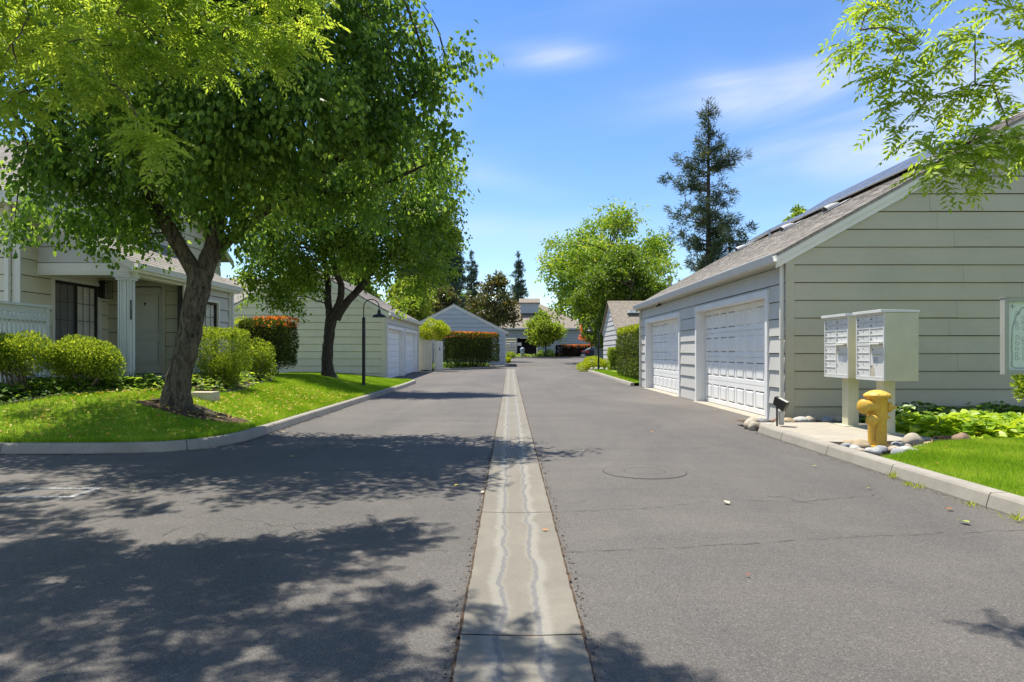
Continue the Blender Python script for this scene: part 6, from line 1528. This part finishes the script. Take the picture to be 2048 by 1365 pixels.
Yp = 120.; conifer('small distant fir, the left one of two, between the redwood and magnolia', (943 - VX) * Yp / F, Yp, .9, zz(502, Yp), [(zz(640, Yp), 2.4), (zz(570, Yp), 1.7), (zz(530, Yp), .9), (zz(502, Yp), .05)], 200, 12, .42, .10, .28, L_FIR, seed=4, tr=.3)
conifer('small distant fir, right of the two, rising behind the magnolia', (1037 - VX) * Yp / F, Yp, .9, zz(505, Yp), [(zz(640, Yp), 2.4), (zz(580, Yp), 1.7), (zz(535, Yp), .9), (zz(505, Yp), .05)], 200, 12, .42, .10, .28, L_FIR, seed=5, tr=.3)

# ---- shrubs and hedges
def at(px, Y): return (px - VX) * Y / F
shrub('shrub', 'clipped yellow-green shrub on thin bare stems, leftmost against the slat fence', [('ell', at(42, 12.0), 12.0, 1.33, .56, .45, .35), ('ell', at(5, 11.9), 11.9, 1.38, .4, .4, .33)], L_YEL, 7800, .052, .028, .24, 16, base=(at(50, 12.0), 12.0, .58), core=False, bumps=.03)
shrub('shrub', 'clipped yellow-green shrub below the porch window', [('ell', at(172, 12.5), 12.5, 1.27, .56, .45, .36), ('ell', at(205, 12.5), 12.45, 1.15, .33, .35, .30), ('ell', at(135, 12.5), 12.5, 1.2, .35, .4, .32)], L_YEL, 10000, .052, .028, .24, 14, base=(at(170, 12.5), 12.5, .64), core=False)
shrub('shrub', 'tall square-clipped shrub directly right of the leaning trunk', [('box', at(447, 15.6), 15.6, 1.38, .50, .48, .52), ('ell', at(450, 15.6), 15.6, .95, .36, .36, .4)], L_YEL, 12500, .045, .026, .28, 18, base=(at(450, 15.6), 15.6, .62), core=False)
shrub('shrub', 'loose low shrub between the square-clipped one and the red-topped hedge', [('ell', at(517, 18.4), 18.4, 1.25, .40, .4, .40), ('ell', at(530, 18.6), 18.5, .95, .35, .35, .3)], L_YEL, 3800, .055, .03, .3, 12, base=(at(517, 18.4), 18.4, .62), core=False, bumps=.05)
shrub('hedge', 'block-clipped hedge with orange-red new growth, left of the cream garage wall', [('box', at(535, 21), 21, 1.60, .74, .75, .72)], L_HEDGE, 11000, .062, .032, .16, 24, 'hedge', base=(at(535, 21), 21, .6), top=(L_RED, ('box', at(556, 21), 20.9, 2.24, .46, .68, .13), 520, .080, .032))
shrub('shrub', 'fresh lime-green shoots above the weathered fence left of the hedge', [('ell', at(487, 23.5), 23.5, 2.0, .4, .35, .45)], L_LIME, 900, .085, .05, .2, 8, base=(at(487, 23.5), 23.5, .5), core=False, bumps=.08)
shrub('hedge', 'long clipped hedge with red new growth in front of the blue-grey garage', [('box', -2.85, 47.2, 1.66, 2.45, .65, 1.0, R(46))], L_HEDGE, 14000, .11, .055, .18, 40, 'hedge', base=(-2.85, 47.2, .35), top=(L_RED, ('box', -2.95, 47.2, 2.5, 2.4, .6, .16, R(46)), 1700, .13, .045))
shrub('climber', 'bright green climber heaped on the pergola by the cream gate', [('ell', at(862, 43.4), 43.4, 2.75, .95, .6, .62), ('ell', at(845, 43.4), 43.5, 2.4, .5, .6, .55), ('ell', at(882, 43.2), 43.2, 2.7, .5, .5, .42)], L_LIME, 4200, .13, .055, .2, 10, 'climber', base=(at(860, 43.5), 43.7, .3), core=False, bumps=.1)
shrub('hedge', 'tall box-clipped hedge with sunlit yellow top against the end of the near garage', [('box', 5.95, 30.2, 1.33, .78, 3.0, 1.08)], L_HEDGE, 16000, .085, .045, .14, 20, 'hedge', base=(5.95, 30.2, .2), top=(L_LIME, ('box', 5.95, 30.2, 2.32, .74, 2.95, .14), 5000, .08, .04))  # lime top leaves put the sunlight on this hedge into the colour
shrub('hedge', 'small cube-clipped hedge between the tall hedge and the lime shrubs', [('box', at(1230, 40), 40, .98, .36, .5, .64)], L_YEL, 3200, .085, .05, .12, 8, 'hedge', base=(at(1230, 40), 40, .3))
shrub('shrub', 'spreading lime-yellow shrub around the foot of the right lamp post', [('ell', at(1190, 42), 42.4, .60, .72, .7, .52), ('ell', at(1172, 42), 42, .48, .52, .5, .34), ('ell', at(1208, 42), 42.3, .55, .36, .5, .42)], L_LIME, 6000, .07, .045, .16, 8, base=(at(1188, 42), 42.3, .25), core=False, bumps=.05)
shrub('shrub', 'yellow-leaved shrub under the map sign at the right edge', [('ell', 7.25, 9.3, 1.05, .38, .35, .45), ('ell', 7.05, 9.2, .90, .24, .2, .25), ('ell', 7.6, 9.3, 1.0, .5, .4, .5)], L_YEL, 2600, .075, .045, .25, 10, base=(7.35, 9.35, .12), core=False)
shrub('hedge', 'low dark purple hedge with a thin red top before the clubhouse', [('box', at(1154, 88), 88, g(88) + .80, 2.65, .5, .75)], L_DRED, 6000, .16, .09, .1, 12, 'hedge', base=(at(1154, 88), 88, g(88)), top=(L_RED, ('box', at(1158, 88), 88, g(88) + 1.5, 2.4, .5, .10), 700, .16, .06))
for i, (px, Y, r_, lm_, lb) in enumerate([(1082, 90, .55, L_MID, 'dark low shrub left of two under the small yellow-green tree'), (1098, 90, .6, L_MID, 'dark low shrub right of two under the small yellow-green tree'), (1014, 62, .35, L_LIME, 'lime shrub at the right corner of the blue-grey garage'), (1022, 84, .5, L_YEL, 'straggly yellow shrub below the clubhouse notice')]):
    shrub('shrub', lb, [('ell', at(px, Y), Y, g(Y) + r_ * .8, r_, r_, r_ * .8)], lm_, 700, .16, .07, .2, 6, base=(at(px, Y), Y, g(Y)), core=False, bumps=.08)
# strappy clump by the porch post
sr = np.random.default_rng(3)
def strappy(label, x, y, z, n, L_, spread=.25):
    th = thing('daylily', label, 'plant', (x, y, z)); V = []; Fs = []; A = []; r = sr
    for k in range(n):
        a = r.random() * 6.28; d = np.array([math.cos(a), math.sin(a)]); c = np.array([x, y]) + r.normal(size=2) * spread; l = L_ * (.6 + .6 * r.random()); w = .011 * (.8 + .5 * r.random()); sd = np.array([-d[1], d[0]]); o = len(V)
        lean = .25 + .6 * r.random()
        for j in range(5):
            t = j / 4; p = c + d * l * lean * t * t ** .3; zz_ = z + l * (t - .55 * lean * t * t * 1.2); ww = w * (1 - t ** 2) + .0008
            V += [(p[0] - sd[0] * ww, p[1] - sd[1] * ww, zz_), (p[0] + sd[0] * ww, p[1] + sd[1] * ww, zz_)]; A += [k % 7 / 7] * 2
        for j in range(4): Fs.append((o + 2 * j, o + 2 * j + 1, o + 2 * j + 3, o + 2 * j + 2))
    part('leaves', mk_mesh('leaves', np.array(V), np.array(Fs), L_IVY, np.array(A)), th)
strappy('dark strappy-leaved clump at the foot of the porch post', -7.75, 13.35, .62, 150, .55)
strappy('smaller strappy-leaved clump left of the porch post under the shrub', -8.35, 13.0, .62, 70, .45, .2)
# ground covers
groundcover('ground_cover', 'dark glossy ivy carpeting the left front bed', bedA, HL, 9000, L_IVY, .10, .085, .26)
groundcover('ground_cover', 'ivy and leafy ground cover in the bed right of the porch', bedB, HL, 9000, L_MID, .12, .095, .27)
groundcover('ground_cover', 'light green leafy ground cover beside the porch step', [(-8.2, 12.7), (-7.45, 12.3), (-6.7, 13.0), (-6.55, 13.6), (-7.6, 13.7)], HL, 900, L_MID, .12, .08, .28)
groundcover('ground_cover', 'broad-leaved bright green ground cover along the garage wall behind the right lawn', [(5.9, 10.0), (6.35, 9.55), (7.2, 9.35), (11, 9.45), (11, 11.4), (6.6, 11.2), (5.8, 10.8)], lambda X, Y: np.full(np.shape(X), .10), 4200, L_POTATO, .15, .135, .30)
groundcover('ground_cover', 'shaded ivy against the foot of the sage garage wall', [(6.2, 11.2), (11, 11.3), (11, 12.6), (6.2, 12.55)], lambda X, Y: np.full(np.shape(X), .10), 2600, L_IVY, .12, .10, .34)
groundcover('ground_cover', 'shady ground cover under the long hedge', [(-5.2, 43.6), (-3.3, 45.5), (-1.5, 48.6), (-1.5, 51.5), (-6, 51), (-6, 44)], lambda X, Y: .12 + G(Y), 2500, L_IVY, .16, .13, .25)
groundcover('ground_cover', 'low planting along the foot of the clubhouse', [(-3.5, 87.2), (10, 87.5), (10, 93.5), (4.2, 93.5), (4.2, 90), (-3.5, 90)], lambda X, Y: .14 + G(Y), 1600, L_MID, .28, .2, .35)
# grass
av = [(-5.35, 11.55, .62), (T1[0], T1[1], .5), (-6.0, 11.5, .35), (-4.8, 11.6, .4), (T2[0], T2[1], .4), (-4.95, 23, .25)]
def minus_bed(poly): return poly
lawn_near = [(p[0] - .0, p[1]) for p in offset(KLa, -.16)] + [(-9, 9.25)]
gl_poly = [q for q in offset(KLa, -.165) if q[0] > -9.4] + [(-9.4, 9.3), (-9.4, 10.85), (-9.0, 10.85), (-8.3, 11.1), (-7.95, 11.45), (-7.75, 11.75), (-7.5, 12.0), (-7.2, 12.45), (-6.6, 13.3), (-6.3, 13.9), (-6.0, 14.5), (-6.1, 15.8), (-6.3, 17), (-6.45, 18.4), (-6.7, 19.6), (-7.75, 21.2), (-8.5, 24), (-9.9, 28), (-9.9, 30.8), (-5.8, 30.8)]
grass('grass_left', gl_poly, HL, 3600, .062, .0042, avoid=av, cap=330000)
grass('grass_left_edge', [q for q in offset(KLa, -.155) if q[0] > -9.2 and q[1] < 20] + [q for q in offset(KLa, -.24) if q[0] > -9.2 and q[1] < 20][::-1], HL, 12000, .085, .004)
grass('grass_right', [q for q in lawnR if q[1] > -2][:1] and [(4.30, 4.0), (4.30, 7.95), (4.62, 8.1), (5.0, 8.45), (5.5, 8.78), (6.3, 9.05), (7.4, 9.2), (7.6, 4.0)], HR, 13000, .055, .0036, cap=230000)
grass('grass_far', [(4.92, 27.2), (4.9, 41.2), (5.6, 41.0), (5.6, 27.2)], HF, 3000, .07, .006)
# litter on the lawn
def litter(name, poly, hf, n, s, r=rng, dz=.03):
    q = scatter_in(poly, n, r); z = hf(q[:, 0], q[:, 1]) + dz + .02 * r.random(n); a = r.random(n) * 6.28
    V, Fc, A = leaves(np.stack([q[:, 0], q[:, 1], z], 1), np.stack([np.cos(a), np.sin(a), r.normal(size=n) * .3], 1), unit(np.stack([r.normal(size=n) * .4, r.normal(size=n) * .4, np.ones(n)], 1)), s * (.6 + .7 * r.random(n)), s * .55, 'ovate')
    solo(name, mk_mesh(name, V, Fc, L_LITTER, A), 'scattered yellow and brown leaves fallen on the left lawn', kind='stuff')
litter('leaf_litter', [q for q in offset(KLa, -.3) if q[0] > -8.2 and q[1] < 19] + [(-8.2, 10), (-8, 11.2), (-7.2, 12.4), (-6, 14), (-6, 18)], HL, 900, .065, dz=.05)
q_ = scatter_in([(4.4, 5.2), (4.4, 7.9), (6.3, 8.9), (6.3, 5.2)], 16, sr); z_ = HR(q_[:, 0], q_[:, 1]) + .05; a_ = sr.random(16) * 6.28
V_, F_, A_ = leaves(np.stack([q_[:, 0], q_[:, 1], z_], 1), np.stack([np.cos(a_), np.sin(a_), .1 * a_ / a_], 1), unit(np.stack([.3 * np.cos(a_ * 3), .3 * np.sin(a_ * 2), np.ones(16)], 1)), .05, .035, 'ovate', sr.random(16) * .5)
solo('leaf_litter', mk_mesh('leaf_litter', V_, F_, L_LITTER, A_), 'few dry brown leaves caught in the right lawn', kind='stuff')
# grit and bits on the asphalt at the kerb foot
mb = MB(); r_ = random.Random(8)
def grit(path, side, n, spread):
    q = resample(path, .1)
    for k in range(n):
        p = r_.choice(q); t = abs(r_.gauss(0, spread)); x, y = p.x + side[0] * t + abs(side[1]) * r_.uniform(-.05, .05), p.y + side[1] * t + abs(side[0]) * r_.uniform(-.05, .05); s = r_.uniform(.003, .009); z = g(y) + .001
        mb.poly([(x - s, y - s * r_.random(), z), (x + s, y - s * .5, z + s), (x + s * .4, y + s, z + .001)]); mb.poly([(x - s, y, z), (x, y - s, z + s * .8), (x + s * .6, y + s, z)])
grit([(4.11, 3.5), (4.13, 11.4)], (-1, 0), 600, .05); grit([(-3.99, 9.9), (-3.99, 16)], (1, 0), 350, .05); grit([(-4.3, 9.45), (-5.5, 9.05), (-7, 9.03)], (0, -1), 400, .05); grit([(.37, 2.6), (.37, 9)], (1, 0), 220, .025); grit([(-.25, 2.6), (-.25, 9)], (-1, 0), 180, .025)
solo('kerbside_grit', mb.mesh('kerbside_grit', simple('grit', (.20, .15, .09), .9)), 'brown grit and crumbs gathered along the kerbs and gutter seams', kind='stuff')
# weeds growing from the kerb joint
def weed(px, py, n, L_, label):
    Y = CH * F / (py - VY); x, y = (px - VX) * Y / F, Y; r = sr; a = r.random(n) * 6.28
    D = np.stack([np.cos(a) * .6 - .2, np.sin(a) * .6, .5 + r.random(n) * .8], 1)
    V, Fc, A = leaves(np.tile([x, y, .005], (n, 1)) + np.stack([r.normal(size=n) * .025, r.normal(size=n) * .03, np.zeros(n)], 1), D, rand_dirs(n, r), L_ * (.5 + .8 * r.random(n)), .008, 'diamond')
    solo('weed', mk_mesh('weed', V, Fc, L_LIME, A), label, 'weed', 'weeds in the right kerb joint')
weed(1787, 958, 34, .10, 'tallest weed tuft in the right kerb joint'); weed(1815, 972, 30, .05, 'flat round weed just right of the tallest tuft'); weed(1834, 978, 22, .08, 'thin upright weed right of the flat round one'); weed(1940, 1014, 22, .06, 'small weed alone halfway to the lower right corner'); weed(2032, 1043, 24, .09, 'weed tuft at the right edge of the picture'); weed(1600, 873, 18, .05, 'tiny weed at the start of the right kerb')
